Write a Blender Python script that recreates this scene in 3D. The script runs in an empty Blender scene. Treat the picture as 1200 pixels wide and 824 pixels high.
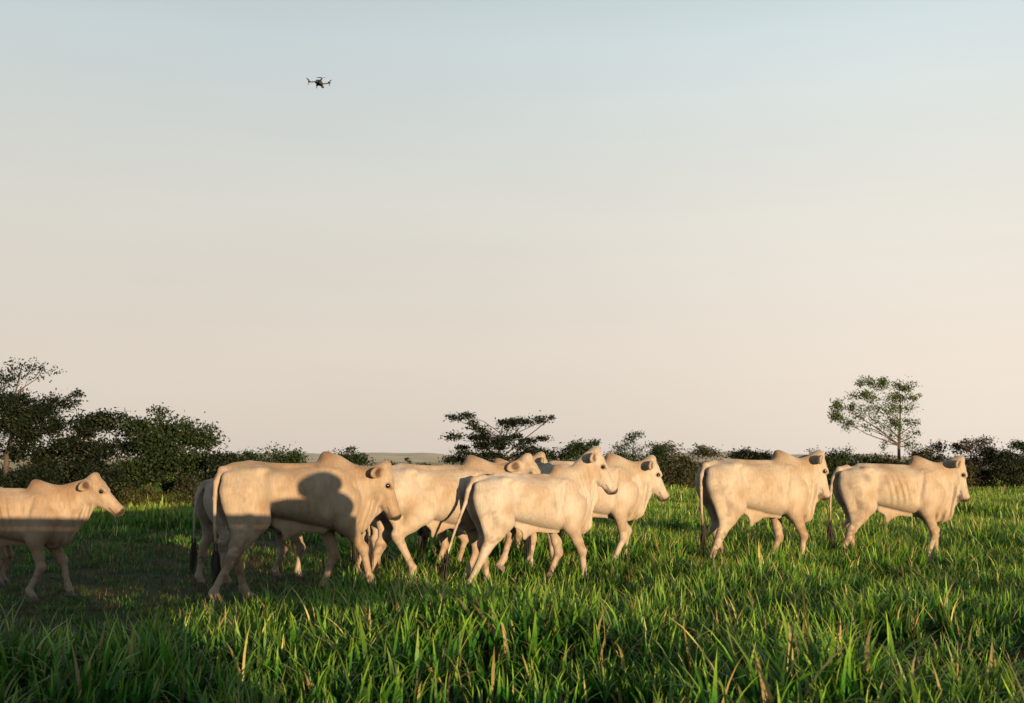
import bpy, math, random
import numpy as np
from mathutils import Vector, Matrix

R = math.radians
rng = np.random.default_rng(7)
random.seed(7)
scene = bpy.context.scene
C = scene.collection

# ------------------------------------------------------------------ camera
F_PX = 1300.0                     # focal length in pixels of the 1200 px wide photograph
CAM_H = 1.45
PITCH = math.atan(128.0 / F_PX)
cam_data = bpy.data.cameras.new('camera')
cam_data.sensor_width = 36.0
cam_data.lens = 36.0 * F_PX / 1200.0
cam_data.clip_start = 0.1
cam_data.clip_end = 9000.0
cam_data.dof.use_dof = True
cam_data.dof.focus_distance = 12.5
cam_data.dof.aperture_fstop = 3.2
cam = bpy.data.objects.new('camera', cam_data)
cam.location = (0, 0, CAM_H)
cam.rotation_euler = (math.pi / 2 + PITCH, 0, 0)
C.objects.link(cam)
scene.camera = cam

# ------------------------------------------------------------------ light
SUN_AZ = R(30)                    # to the right of straight behind the viewpoint
SUN_EL = R(4.0)
sun_dir = Vector((math.sin(SUN_AZ) * math.cos(SUN_EL), -math.cos(SUN_AZ) * math.cos(SUN_EL), math.sin(SUN_EL)))
world = bpy.data.worlds.new('World')
scene.world = world
world.use_nodes = True
wn, wl = world.node_tree.nodes, world.node_tree.links
wn.clear()
w_out = wn.new('ShaderNodeOutputWorld')
w_bg = wn.new('ShaderNodeBackground')
w_sky = wn.new('ShaderNodeTexSky')
w_sky.sky_type = 'NISHITA'
w_sky.sun_disc = False
w_sky.sun_elevation = R(9)
w_sky.sun_rotation = math.pi - SUN_AZ
w_sky.altitude = 300
w_sky.air_density = 1.0
w_sky.dust_density = 4.0
w_sky.ozone_density = 1.0
w_bg.inputs['Strength'].default_value = 0.15
# thin evening haze veil over the clear sky, warmer and denser towards the horizon all round
w_tc = wn.new('ShaderNodeTexCoord')
w_sep = wn.new('ShaderNodeSeparateXYZ')
w_ramp = wn.new('ShaderNodeValToRGB')
w_mix = wn.new('ShaderNodeMix')
w_mix.data_type = 'RGBA'
wl.new(w_tc.outputs['Generated'], w_sep.inputs[0])
wl.new(w_sep.outputs['Z'], w_ramp.inputs['Fac'])
el = w_ramp.color_ramp.elements
K = 0.495 / 0.15
def sky_stop(e, pos, col):
    e.position = pos
    e.color = (col[0] * K, col[1] * K, col[2] * K, 1)
sky_stop(el[0], 0.0, (0.76, 0.665, 0.57))
sky_stop(el[1], 1.0, (0.08, 0.135, 0.18))
for pos, col in ((0.10, (0.795, 0.70, 0.605)), (0.22, (0.745, 0.715, 0.64)), (0.36, (0.60, 0.675, 0.68)), (0.48, (0.40, 0.47, 0.49)), (0.7, (0.19, 0.245, 0.275))):
    sky_stop(w_ramp.color_ramp.elements.new(pos), pos, col)
w_mix.inputs['Factor'].default_value = 0.97
wl.new(w_sky.outputs[0], w_mix.inputs['A'])
w_map = wn.new('ShaderNodeMapping')
w_map.inputs['Scale'].default_value = (1.6, 1.6, 9.0)
w_map.inputs['Rotation'].default_value = (0.12, 0.06, 0)
w_nz = wn.new('ShaderNodeTexNoise')
w_nz.inputs['Scale'].default_value = 1.3
w_nz.inputs['Detail'].default_value = 5
wl.new(w_tc.outputs['Generated'], w_map.inputs['Vector'])
wl.new(w_map.outputs[0], w_nz.inputs['Vector'])
w_st = wn.new('ShaderNodeMapRange')
w_st.inputs['From Min'].default_value = 0.3
w_st.inputs['From Max'].default_value = 0.7
w_st.inputs['To Min'].default_value = 0.975
w_st.inputs['To Max'].default_value = 1.02
wl.new(w_nz.outputs['Fac'], w_st.inputs['Value'])
w_mul = wn.new('ShaderNodeMix')
w_mul.data_type = 'RGBA'
w_mul.blend_type = 'MULTIPLY'
w_mul.inputs['Factor'].default_value = 1.0
wl.new(w_ramp.outputs[0], w_mul.inputs['A'])
# the sky is dimmest opposite the low sun and brightens smoothly away from that point
w_dot = wn.new('ShaderNodeVectorMath')
w_dot.operation = 'DOT_PRODUCT'
w_dot.inputs[1].default_value = (-math.sin(SUN_AZ), math.cos(SUN_AZ), -0.03)
wl.new(w_tc.outputs['Generated'], w_dot.inputs[0])
w_anti = wn.new('ShaderNodeMapRange')
w_anti.interpolation_type = 'SMOOTHSTEP'
w_anti.inputs['From Min'].default_value = 0.55
w_anti.inputs['From Max'].default_value = 1.0
w_anti.inputs['To Min'].default_value = 1.03
w_anti.inputs['To Max'].default_value = 0.84
wl.new(w_dot.outputs['Value'], w_anti.inputs['Value'])
w_m2 = wn.new('ShaderNodeMath')
w_m2.operation = 'MULTIPLY'
wl.new(w_st.outputs[0], w_m2.inputs[0])
wl.new(w_anti.outputs[0], w_m2.inputs[1])
wl.new(w_m2.outputs[0], w_mul.inputs['B'])
wl.new(w_mul.outputs['Result'], w_mix.inputs['B'])
wl.new(w_mix.outputs['Result'], w_bg.inputs['Color'])
wl.new(w_bg.outputs[0], w_out.inputs['Surface'])

sun_data = bpy.data.lights.new('sun', 'SUN')
sun_data.energy = 5.0
sun_data.angle = R(0.22)
sun_data.color = (1.0, 0.645, 0.335)
sun = bpy.data.objects.new('sun', sun_data)
sun.rotation_euler = sun_dir.to_track_quat('Z', 'Y').to_euler()
sun.location = (20, -25, 8)
C.objects.link(sun)

scene.view_settings.view_transform = 'Standard'
scene.view_settings.look = 'None'
scene.view_settings.gamma = 1.0
scene.view_settings.exposure = 1.15
scene.view_settings.use_curve_mapping = False
scene.cycles.max_bounces = 6
scene.cycles.transparent_max_bounces = 4


# ------------------------------------------------------------------ helpers
def at(px, py, depth):
    """World point seen at photograph pixel (px, py), at ground distance depth."""
    u, v = (px - 600) / F_PX, (412 - py) / F_PX
    y = math.cos(PITCH) - math.sin(PITCH) * v
    z = math.sin(PITCH) + math.cos(PITCH) * v
    s = depth / y
    return Vector((u * s, depth, CAM_H + z * s))


def ground_z(x, y):
    x, y = np.asarray(x, float), np.asarray(y, float)
    near = 1.0 / (1.0 + np.exp((y - 90) / 15.0))
    z = 0.055 * np.sin(x * 0.55 + 1.3) * np.cos(y * 0.42 + 0.4) + 0.03 * np.sin(x * 1.3 + y * 0.9) + 0.04 * np.sin(y * 0.21 + x * 0.12)
    swale = -0.27 * np.exp(-((y - 4.8) / 2.3) ** 2) / (1.0 + np.exp(-(x + 1.6) * 2.0))
    return z * near + swale


def new_mat(name):
    m = bpy.data.materials.new(name)
    m.use_nodes = True
    n = m.node_tree.nodes
    n.clear()
    out = n.new('ShaderNodeOutputMaterial')
    return m, n, m.node_tree.links, out


def set_in(node, name, v):
    if name in node.inputs:
        node.inputs[name].default_value = v


def simple_mat(name, col, rough=0.6, metal=0.0, var=0.15, scale=30.0, bump=0.0):
    m, n, l, out = new_mat(name)
    p = n.new('ShaderNodeBsdfPrincipled')
    set_in(p, 'Roughness', rough)
    set_in(p, 'Metallic', metal)
    tc = n.new('ShaderNodeTexCoord')
    nz = n.new('ShaderNodeTexNoise')
    nz.inputs['Scale'].default_value = scale
    nz.inputs['Detail'].default_value = 4
    l.new(tc.outputs['Object'], nz.inputs['Vector'])
    rp = n.new('ShaderNodeValToRGB')
    rp.color_ramp.elements[0].position = 0.3
    rp.color_ramp.elements[1].position = 0.75
    rp.color_ramp.elements[0].color = tuple(c * (1 - var) for c in col) + (1,)
    rp.color_ramp.elements[1].color = tuple(min(1, c * (1 + var)) for c in col) + (1,)
    l.new(nz.outputs['Fac'], rp.inputs['Fac'])
    l.new(rp.outputs['Color'], p.inputs['Base Color'])
    if bump:
        b = n.new('ShaderNodeBump')
        b.inputs['Strength'].default_value = bump
        b.inputs['Distance'].default_value = 0.02
        l.new(nz.outputs['Fac'], b.inputs['Height'])
        l.new(b.outputs['Normal'], p.inputs['Normal'])
    l.new(p.outputs[0], out.inputs['Surface'])
    return m


def mesh_from(name, verts, faces, mat=None, smooth=False):
    me = bpy.data.meshes.new(name)
    verts = np.asarray(verts, np.float32)
    faces = np.asarray(faces, np.int32)
    if faces.ndim == 2:
        k = faces.shape[1]
        me.vertices.add(len(verts))
        me.vertices.foreach_set('co', verts.ravel())
        me.loops.add(faces.size)
        me.loops.foreach_set('vertex_index', faces.ravel())
        me.polygons.add(len(faces))
        me.polygons.foreach_set('loop_start', np.arange(0, faces.size, k, dtype=np.int32))
        me.polygons.foreach_set('loop_total', np.full(len(faces), k, np.int32))
        me.update(calc_edges=True)
        me.validate()
    if smooth:
        me.polygons.foreach_set('use_smooth', np.ones(len(me.polygons), bool))
    if mat:
        me.materials.append(mat)
    return me


def link(name, me, parent=None, loc=(0, 0, 0), rot=(0, 0, 0)):
    o = bpy.data.objects.new(name, me)
    o.location = loc
    o.rotation_euler = rot
    if parent:
        o.parent = parent
    C.objects.link(o)
    return o


def tag(o, label, cat, group=None, kind=None):
    if label:
        o['label'] = label
    if cat:
        o['category'] = cat
    if group:
        o['group'] = group
    if kind:
        o['kind'] = kind
    return o


class MB:
    """Collects primitives into one mesh."""
    def __init__(self):
        self.v, self.f = [], []

    def raw(self, v, f):
        b = len(self.v)
        self.v += [tuple(p) for p in v]
        self.f += [tuple(i + b for i in q) for q in f]
        return self

    def box(self, c, s, rz=0.0, taper=1.0, bev=0.0):
        x, y, z = s[0] / 2, s[1] / 2, s[2] / 2
        b = min(bev, x * 0.9, y * 0.9)
        if b > 0:
            prof = [(x, y - b), (x - b, y), (-x + b, y), (-x, y - b), (-x, -y + b), (-x + b, -y), (x - b, -y), (x, -y + b)]
        else:
            prof = [(x, y), (-x, y), (-x, -y), (x, -y)]
        n = len(prof)
        ca, sa = math.cos(rz), math.sin(rz)
        vs = []
        for zz, t in ((-z, 1.0), (z, taper)):
            for (px_, py_) in prof:
                px_, py_ = px_ * t, py_ * t
                vs.append((c[0] + ca * px_ - sa * py_, c[1] + sa * px_ + ca * py_, c[2] + zz))
        fs = [tuple(range(n - 1, -1, -1)), tuple(range(n, 2 * n))]
        for i in range(n):
            j = (i + 1) % n
            fs.append((i, j, n + j, n + i))
        return self.raw(vs, fs)

    def tube(self, pts, rad, n=8, cap=True):
        pts = [Vector(p) for p in pts]
        if not hasattr(rad, '__len__'):
            rad = [rad] * len(pts)
        vs, fs = [], []
        for i, p in enumerate(pts):
            d = (pts[min(i + 1, len(pts) - 1)] - pts[max(i - 1, 0)])
            d = d.normalized() if d.length > 1e-9 else Vector((0, 0, 1))
            ref = Vector((0, 0, 1)) if abs(d.z) < 0.9 else Vector((1, 0, 0))
            a = d.cross(ref).normalized()
            b = d.cross(a).normalized()
            for k in range(n):
                t = 2 * math.pi * k / n
                vs.append(p + (a * math.cos(t) + b * math.sin(t)) * rad[i])
        for i in range(len(pts) - 1):
            for k in range(n):
                k2 = (k + 1) % n
                fs.append((i * n + k, i * n + k2, (i + 1) * n + k2, (i + 1) * n + k))
        if cap:
            fs.append(tuple(range(n - 1, -1, -1)))
            fs.append(tuple((len(pts) - 1) * n + k for k in range(n)))
        return self.raw(vs, fs)

    def ball(self, c, r, nu=12, nv=8):
        vs, fs = [], []
        for j in range(nv + 1):
            ph = math.pi * j / nv
            for i in range(nu):
                th = 2 * math.pi * i / nu
                vs.append((c[0] + r[0] * math.sin(ph) * math.cos(th), c[1] + r[1] * math.sin(ph) * math.sin(th), c[2] + r[2] * math.cos(ph)))
        for j in range(nv):
            for i in range(nu):
                i2 = (i + 1) % nu
                fs.append((j * nu + i, (j + 1) * nu + i, (j + 1) * nu + i2, j * nu + i2))
        return self.raw(vs, fs)

    def mesh(self, name, mat, smooth=False):
        me = bpy.data.meshes.new(name)
        me.from_pydata([tuple(v) for v in self.v], [], self.f)
        if smooth:
            me.polygons.foreach_set('use_smooth', np.ones(len(me.polygons), bool))
        me.materials.append(mat)
        me.update()
        return me

    def build(self, name, mat, parent=None, smooth=False, loc=(0, 0, 0), rot=(0, 0, 0)):
        return link(name, self.mesh(name, mat, smooth), parent, loc, rot)


# ------------------------------------------------------------------ ground
def ground_material():
    m, n, l, out = new_mat('pasture_soil')
    p = n.new('ShaderNodeBsdfPrincipled')
    set_in(p, 'Roughness', 0.95)
    set_in(p, 'Specular IOR Level', 0.1)
    tc = n.new('ShaderNodeTexCoord')
    n1 = n.new('ShaderNodeTexNoise'); n1.inputs['Scale'].default_value = 0.9; n1.inputs['Detail'].default_value = 8
    n2 = n.new('ShaderNodeTexNoise'); n2.inputs['Scale'].default_value = 0.02; n2.inputs['Detail'].default_value = 5
    l.new(tc.outputs['Object'], n1.inputs['Vector'])
    l.new(tc.outputs['Object'], n2.inputs['Vector'])
    r1 = n.new('ShaderNodeValToRGB')
    r1.color_ramp.elements[0].position = 0.35; r1.color_ramp.elements[0].color = (0.014, 0.032, 0.008, 1)
    r1.color_ramp.elements[1].position = 0.7; r1.color_ramp.elements[1].color = (0.045, 0.042, 0.018, 1)
    l.new(n1.outputs['Fac'], r1.inputs['Fac'])
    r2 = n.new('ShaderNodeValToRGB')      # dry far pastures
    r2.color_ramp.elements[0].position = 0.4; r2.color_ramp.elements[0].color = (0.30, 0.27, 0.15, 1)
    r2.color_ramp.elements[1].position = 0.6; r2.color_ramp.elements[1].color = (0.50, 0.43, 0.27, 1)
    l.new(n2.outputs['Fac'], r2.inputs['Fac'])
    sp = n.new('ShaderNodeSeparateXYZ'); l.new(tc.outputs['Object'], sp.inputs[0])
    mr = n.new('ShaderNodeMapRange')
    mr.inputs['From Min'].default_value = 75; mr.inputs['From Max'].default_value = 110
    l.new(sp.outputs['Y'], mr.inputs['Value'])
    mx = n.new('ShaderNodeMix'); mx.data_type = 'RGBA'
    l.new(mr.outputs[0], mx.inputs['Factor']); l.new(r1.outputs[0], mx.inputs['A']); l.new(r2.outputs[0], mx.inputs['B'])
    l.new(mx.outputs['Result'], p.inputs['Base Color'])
    b = n.new('ShaderNodeBump'); b.inputs['Strength'].default_value = 0.5; b.inputs['Distance'].default_value = 0.05
    l.new(n1.outputs['Fac'], b.inputs['Height']); l.new(b.outputs['Normal'], p.inputs['Normal'])
    l.new(p.outputs[0], out.inputs['Surface'])
    return m


def build_ground():
    def axis(lo, hi, fine_lo, fine_hi, step, n_far):
        fine = np.arange(fine_lo, fine_hi + 1e-6, step)
        a = fine_lo - np.geomspace(step, fine_lo - lo, n_far)[::-1]
        b = fine_hi + np.geomspace(step, hi - fine_hi, n_far)
        return np.concatenate([a, fine, b])
    xs = axis(-3500, 3500, -40, 40, 0.5, 24)
    ys = axis(-800, 6000, -12, 75, 0.5, 24)
    X, Y = np.meshgrid(xs, ys, indexing='ij')
    Z = ground_z(X, Y)
    v = np.stack([X, Y, Z], -1).reshape(-1, 3)
    nx, ny = len(xs), len(ys)
    i = np.arange(nx * ny).reshape(nx, ny)
    f = np.stack([i[:-1, :-1], i[1:, :-1], i[1:, 1:], i[:-1, 1:]], -1).reshape(-1, 4)
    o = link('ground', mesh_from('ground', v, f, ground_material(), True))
    tag(o, 'wide pasture ground under the grass, dry and pale far off', 'ground', kind='structure')


def build_hills():
    m = simple_mat('far_hill_pasture', (0.46, 0.405, 0.29), 0.95, var=0.25, scale=0.02)
    v, f = [], []
    n = 160
    rows = [(1500, 0.0), (1750, 0.55), (2000, 1.0), (2400, 0.7), (3000, 0.0)]
    for k in range(n + 1):
        ang = R(-52 + 104 * k / n)
        h = 13 + 3.5 * math.sin(k * 0.21) + 2.0 * math.sin(k * 0.53 + 1) + 1.0 * math.sin(k * 1.3)
        for (d, s) in rows:
            v.append((math.sin(ang) * d, math.cos(ang) * d, -1.0 + h * s))
    q = len(rows)
    for k in range(n):
        for j in range(q - 1):
            a = k * q + j
            f.append((a, a + q, a + q + 1, a + 1))
    o = link('hills', mesh_from('hills', v, f, m, True))
    tag(o, 'low hazy hills on the far horizon', 'hills', kind='structure')


build_ground()
build_hills()


# ------------------------------------------------------------------ trees
def leaf_material(name, c_dark, c_light, transl=0.25):
    m, n, l, out = new_mat(name)
    d = n.new('ShaderNodeBsdfPrincipled'); set_in(d, 'Roughness', 0.6); set_in(d, 'Specular IOR Level', 0.25)
    t = n.new('ShaderNodeBsdfTranslucent')
    tc = n.new('ShaderNodeTexCoord')
    nz = n.new('ShaderNodeTexNoise'); nz.inputs['Scale'].default_value = 1.3; nz.inputs['Detail'].default_value = 6; nz.inputs['Roughness'].default_value = 0.8
    l.new(tc.outputs['Object'], nz.inputs['Vector'])
    rp = n.new('ShaderNodeValToRGB')
    rp.color_ramp.elements[0].position = 0.36; rp.color_ramp.elements[0].color = c_dark + (1,)
    rp.color_ramp.elements[1].position = 0.66; rp.color_ramp.elements[1].color = c_light + (1,)
    l.new(nz.outputs['Fac'], rp.inputs['Fac'])
    l.new(rp.outputs[0], d.inputs['Base Color'])
    l.new(rp.outputs[0], t.inputs['Color'])
    mx = n.new('ShaderNodeMixShader'); mx.inputs[0].default_value = transl
    l.new(d.outputs[0], mx.inputs[1]); l.new(t.outputs[0], mx.inputs[2])
    l.new(mx.outputs[0], out.inputs['Surface'])
    return m


LEAF = {
    'dark': leaf_material('leaf_dark_green', (0.0035, 0.009, 0.004), (0.0095, 0.0190, 0.007)),
    'green': leaf_material('leaf_mid_green', (0.007, 0.018, 0.005), (0.021, 0.042, 0.011)),
    'olive': leaf_material('leaf_olive', (0.016, 0.021, 0.009), (0.046, 0.050, 0.022)),
    'yellow': leaf_material('leaf_yellowish', (0.022, 0.028, 0.009), (0.065, 0.062, 0.018)),
    'dry': leaf_material('leaf_dry_brown', (0.022, 0.020, 0.015), (0.055, 0.048, 0.036)),
    'pale': leaf_material('leaf_pale_green', (0.022, 0.044, 0.011), (0.080, 0.125, 0.028)),
}
BARK = simple_mat('bark', (0.05, 0.043, 0.035), 0.9, var=0.35, scale=6, bump=0.5)
BARK_PALE = simple_mat('bark_pale', (0.10, 0.088, 0.068), 0.9, var=0.3, scale=6, bump=0.5)


def make_tree(name, label, cat, group, depth, base_px, blobs, leaf='green', leaf_size=0.10, cover=3.0, flat=0.6,
              trunk_r=0.10, bark=None, fork_py=None, spread=1.0, clump=0.38):
    """blobs: (px, py, rx_px, ry_px[, density]) read in the photograph, turned into metres at this depth."""
    base = at(base_px, 540, depth)
    bz = float(ground_z(base.x, depth))
    root = bpy.data.objects.new(name, None)
    root.location = (base.x, depth, bz)
    C.objects.link(root)
    tag(root, label, cat, group)
    ppm = F_PX / depth
    lv, lsz, tips = [], [], []
    cen = []
    for b in blobs:
        dens = b[4] if len(b) > 4 else 1.0
        c = at(b[0], b[1], depth)
        rx, rz = b[2] / ppm, b[3] / ppm
        ry = min(max(rx, rz), 1.6) * 0.85 * spread
        c_leaf = leaf_size * 0.74
        c = Vector((c.x - base.x, rng.uniform(-0.35, 0.35) * ry, c.z - bz))
        cen.append((c, rx, ry, rz, dens))
        area = math.pi * rx * rz
        n_leaf = int(4.4 * cover * dens * area / (leaf_size ** 2 * 0.55) * (1.0 + 0.5 * ry))
        n_cl = max(3, int(area * 5.5 / (clump * 2.2) ** 2 * (0.6 + 0.4 * dens)) + 2)
        per = max(4, n_leaf // n_cl)
        for k in range(n_cl):
            u = rng.normal(size=3); u /= np.linalg.norm(u)
            rr = rng.uniform(0.25, 1.0) ** 0.45
            cc = np.array([c.x + u[0] * rx * rr, c.y + u[1] * ry * rr, c.z + u[2] * rz * rr])
            tips.append((Vector(cc), c))
            cr = clump * rng.uniform(0.55, 1.2)
            cr = min(cr, max(rx, rz) * 0.8)
            m = int(per * rng.uniform(0.4, 1.6))
            q = rng.normal(size=(m, 3)) * np.array([cr * 0.55, cr * 0.55, cr * 0.55 * flat])
            lv.append(cc + q)
            lsz.append(c_leaf * rng.uniform(0.55, 1.3, m))
    P = np.concatenate(lv); S = np.concatenate(lsz)[:, None]
    keep = P[:, 2] > 0.05
    P, S = P[keep], S[keep]
    n = len(P)
    a = rng.normal(size=(n, 3)); a /= np.linalg.norm(a, axis=1)[:, None]
    b_ = rng.normal(size=(n, 3)); b_ -= a * (a * b_).sum(1)[:, None]; b_ /= np.linalg.norm(b_, axis=1)[:, None]
    V = np.stack([P - a * S * 0.62, P + b_ * S * 0.30, P + a * S * 0.62, P - b_ * S * 0.30], 1).reshape(-1, 3)
    Fq = np.arange(n * 4).reshape(n, 4)
    link('crown', mesh_from('crown', V, Fq, LEAF[leaf]), root)
    mb = MB()
    fork_h = (at(0, fork_py, depth).z - bz) if fork_py else max(0.35, min(c.z for c, *_ in cen) * 0.5)
    lead = max(cen, key=lambda q: q[0].z - 0.8 * abs(q[0].x))[0]
    axis = [Vector((0, 0, -0.15)), Vector((rng.normal() * 0.03, 0, fork_h * 0.5)), Vector((rng.normal() * 0.04, 0, fork_h))]
    axis += [axis[2].lerp(lead, t) + Vector((rng.normal() * 0.04, rng.normal() * 0.04, 0)) for t in (0.33, 0.66)] + [lead]
    mb.tube(axis, [trunk_r * q for q in (1.5, 1.1, 0.9, 0.62, 0.38, 0.15)], 7)
    limb = []
    for (c, rx, ry, rz, dens) in cen:
        reach = math.hypot(c.x, c.y)
        h0 = min(max(fork_h * 0.9, c.z - reach * rng.uniform(0.45, 0.75) - 0.1), lead.z * 0.95)
        t = max(0.0, min(1.0, (h0 - fork_h) / max(0.1, lead.z - fork_h)))
        st = axis[2].lerp(lead, t)
        r0 = trunk_r * (0.42 - 0.28 * t)
        mid = st.lerp(c, 0.5) + Vector((rng.normal() * 0.08, rng.normal() * 0.08, rng.uniform(-0.06, 0.10) * (c - st).length))
        mb.tube([st, mid, c], [r0, r0 * 0.65, r0 * 0.25], 5, cap=False)
        limb.append((c, mid, r0))
    for (tip, c) in tips:
        _, mid, r0 = min(limb, key=lambda q: (q[0] - c).length)
        s0 = mid.lerp(c, rng.uniform(0.2, 1.0))
        m_ = s0.lerp(tip, 0.5) + Vector((0, 0, rng.uniform(-0.05, 0.08)))
        mb.tube([s0, m_, tip], [r0 * 0.30, r0 * 0.2, r0 * 0.07], 3, cap=False)
    mb.build('trunk', bark or BARK, root, True)
    return root


GT, GS = 'trees at the edge of the pasture', 'shrubs at the edge of the pasture'
make_tree('savanna_tree', 'tall open tree with bare twiggy top and pale forked trunk beside dark thicket', 'tree', GT, 31, 8,
          [(25, 428, 20, 8, .22), (52, 430, 18, 7, .35), (8, 446, 16, 4, .8), (32, 445, 16, 7, .25), (12, 478, 36, 18, 1.3), (66, 468, 24, 7, 1.1), (92, 464, 9, 3, .8),
           (20, 505, 42, 22, 1.5), (50, 492, 18, 16, 1.4), (-30, 470, 30, 25, .8)], 'dark', 0.10, 3.3, 0.6, 0.075, BARK, 535)
make_tree('thicket_tree', 'dense dark rounded tree filling the gap beside the bare-topped tree', 'tree', GT, 32, 108,
          [(92, 503, 24, 14), (108, 496, 20, 12), (130, 502, 20, 16), (100, 528, 42, 22), (128, 548, 36, 30), (70, 548, 34, 28), (110, 490, 6, 5), (30, 550, 34, 30)], 'dark', 0.12, 3.2)
make_tree('thicket_tree', 'broad dark tree with a small flat tuft standing up from its crown', 'tree', GT, 31.5, 195,
          [(163, 508, 20, 15), (188, 500, 24, 10), (187, 481, 11, 2.2, 1.4), (188, 490, 3, 8), (222, 504, 26, 12), (242, 510, 16, 9), (205, 528, 50, 22), (248, 528, 16, 16), (170, 545, 40, 28), (215, 552, 44, 26)], 'green', 0.11, 3.2)
make_tree('shrub', 'low yellowish shrub at the foot of the dark thicket', 'shrub', GS, 28.5, 165,
          [(165, 584, 24, 15), (150, 590, 14, 10), (180, 592, 16, 9)], 'yellow', 0.08, 2.2, trunk_r=0.03, clump=0.25)
make_tree('shrub', 'reddish olive shrub beside the yellowish shrub under the broad dark tree', 'shrub', GS, 29, 222,
          [(222, 575, 16, 18), (232, 588, 16, 14)], 'olive', 0.08, 2.4, trunk_r=0.03, clump=0.25)
make_tree('shrub', 'dark leafy shrub under the bare-topped tree', 'shrub', GS, 29.5, 55,
          [(40, 572, 34, 24), (78, 578, 26, 20), (5, 575, 30, 22)], 'dark', 0.10, 3.0, trunk_r=0.03, clump=0.3)
make_tree('shrub', 'dark green shrub between yellowish shrub and bare-topped tree', 'shrub', GS, 29.5, 118,
          [(112, 568, 26, 26), (132, 575, 22, 22)], 'dark', 0.10, 3.0, trunk_r=0.03, clump=0.3)
make_tree('shrub', 'dark shrub filling the gap behind the shaded rump', 'shrub', GS, 30.5, 262,
          [(262, 560, 26, 30), (250, 578, 24, 20)], 'dark', 0.10, 3.0, trunk_r=0.03, clump=0.3)
make_tree('round_bush', 'rounded green bush right beside the broad dark tree', 'bush', GS, 34, 283,
          [(280, 540, 22, 13), (298, 546, 20, 12), (285, 562, 34, 20)], 'green', 0.10, 3.0, trunk_r=0.04)
make_tree('round_bush', 'low dark green bush rising behind the half shaded walking cow', 'bush', GS, 36, 333,
          [(318, 540, 16, 9), (338, 535, 18, 8), (350, 541, 12, 8), (330, 560, 36, 20)], 'green', 0.10, 3.0, trunk_r=0.04)
make_tree('small_tree', 'small bushy tree showing above the neck of the half shaded cow', 'tree', GT, 40, 412,
          [(412, 534, 13, 7), (400, 541, 16, 8), (425, 541, 13, 6, .7), (412, 528, 5, 4), (410, 558, 28, 16)], 'green', 0.11, 2.8, trunk_r=0.05)
make_tree('flat_topped_tree', 'spreading flat-topped tree with layered crown behind the herd', 'tree', GT, 42, 580,
          [(530, 489, 10, 3, 1), (545, 487, 9, 3.5, 1), (551, 498, 6, 8, .7), (565, 505, 14, 6, .9), (590, 495, 20, 4.5, 1), (615, 496, 14, 5, 1), (637, 493, 12, 3, 1), (646, 490, 4, 3, .9),
           (548, 514, 18, 6, 1), (585, 513, 28, 7, .9), (622, 513, 16, 5, .8), (600, 504, 14, 3, .5), (540, 528, 16, 6, 1), (575, 528, 34, 9, 1), (615, 528, 20, 8, .9), (560, 546, 30, 12, 1), (605, 546, 30, 12, 1), (528, 540, 12, 5, 1)],
          'dark', 0.11, 3.0, 0.38, 0.10, None, 552)
make_tree('round_bush', 'low spreading tree top showing behind the raised head of the white cow', 'bush', GT, 46, 678,
          [(665, 526, 22, 7), (690, 525, 20, 7), (675, 542, 40, 14), (640, 540, 14, 9)], 'green', 0.12, 2.8, trunk_r=0.06)
make_tree('small_tree', 'thin tree with wispy twigs above the humped white cow', 'tree', GT, 48, 742,
          [(742, 513, 9, 5, .8), (733, 519, 6, 4, .6), (733, 531, 14, 9), (762, 518, 8, 6, .2), (765, 532, 18, 9), (750, 548, 26, 14)], 'green', 0.11, 2.6, trunk_r=0.05)
make_tree('small_tree', 'grey olive rounded tree behind the muzzle of the humped white cow', 'tree', GT, 49, 788,
          [(782, 529, 16, 7), (775, 545, 18, 14), (796, 550, 20, 18), (786, 566, 22, 12)], 'olive', 0.12, 2.8, trunk_r=0.06)
make_tree('small_tree', 'flat topped small olive tree behind the tail of the largest white cow', 'tree', GT, 50, 822,
          [(818, 528, 16, 5), (830, 532, 12, 5), (815, 548, 14, 10, .7), (835, 556, 22, 16), (812, 566, 20, 12)], 'olive', 0.12, 2.6, trunk_r=0.06)
make_tree('round_bush', 'dark bush hidden mostly behind the largest white cow', 'bush', GT, 50, 885,
          [(870, 550, 28, 20), (900, 548, 26, 20), (930, 556, 24, 18)], 'dark', 0.12, 2.8, trunk_r=0.06)
make_tree('round_bush', 'dark bushy tree between the two white cows leading the herd', 'bush', GT, 50, 972,
          [(962, 548, 22, 20), (985, 543, 18, 12), (988, 531, 10, 5, .6), (975, 565, 24, 12)], 'green', 0.12, 2.8, trunk_r=0.06)
make_tree('slender_tree', 'tall slender open-crowned tree standing alone above the leading cow', 'tree', GT, 52, 1053,
          [(1016, 450, 9, 5), (1030, 448, 11, 6), (1055, 452, 12, 5), (1070, 454, 7, 4), (1000, 462, 8, 4, .8), (1022, 463, 13, 7), (1044, 464, 9, 6, .8), (1063, 466, 8, 5, .8), (1075, 466, 5, 4),
           (985, 475, 8, 6), (1000, 478, 9, 5, .7), (1018, 479, 12, 5, .8), (1037, 479, 11, 5, .9), (1058, 478, 12, 5, .9), (980, 488, 8, 6), (992, 496, 8, 5), (1026, 492, 9, 4, .5), (1042, 491, 9, 4, .5),
           (1060, 496, 10, 4), (1074, 495, 5, 3, .8), (1034, 503, 8, 4, .6), (1072, 507, 7, 3), (1060, 510, 7, 3, .6), (1034, 521, 5, 5, .5), (1064, 524, 9, 4), (1046, 512, 6, 4, .4), (1008, 490, 9, 5, .6), (1018, 503, 7, 4, .5), (1048, 500, 8, 4, .6)],
          'pale', 0.12, 2.5, 0.8, 0.075, BARK, 522, clump=0.34)
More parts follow.
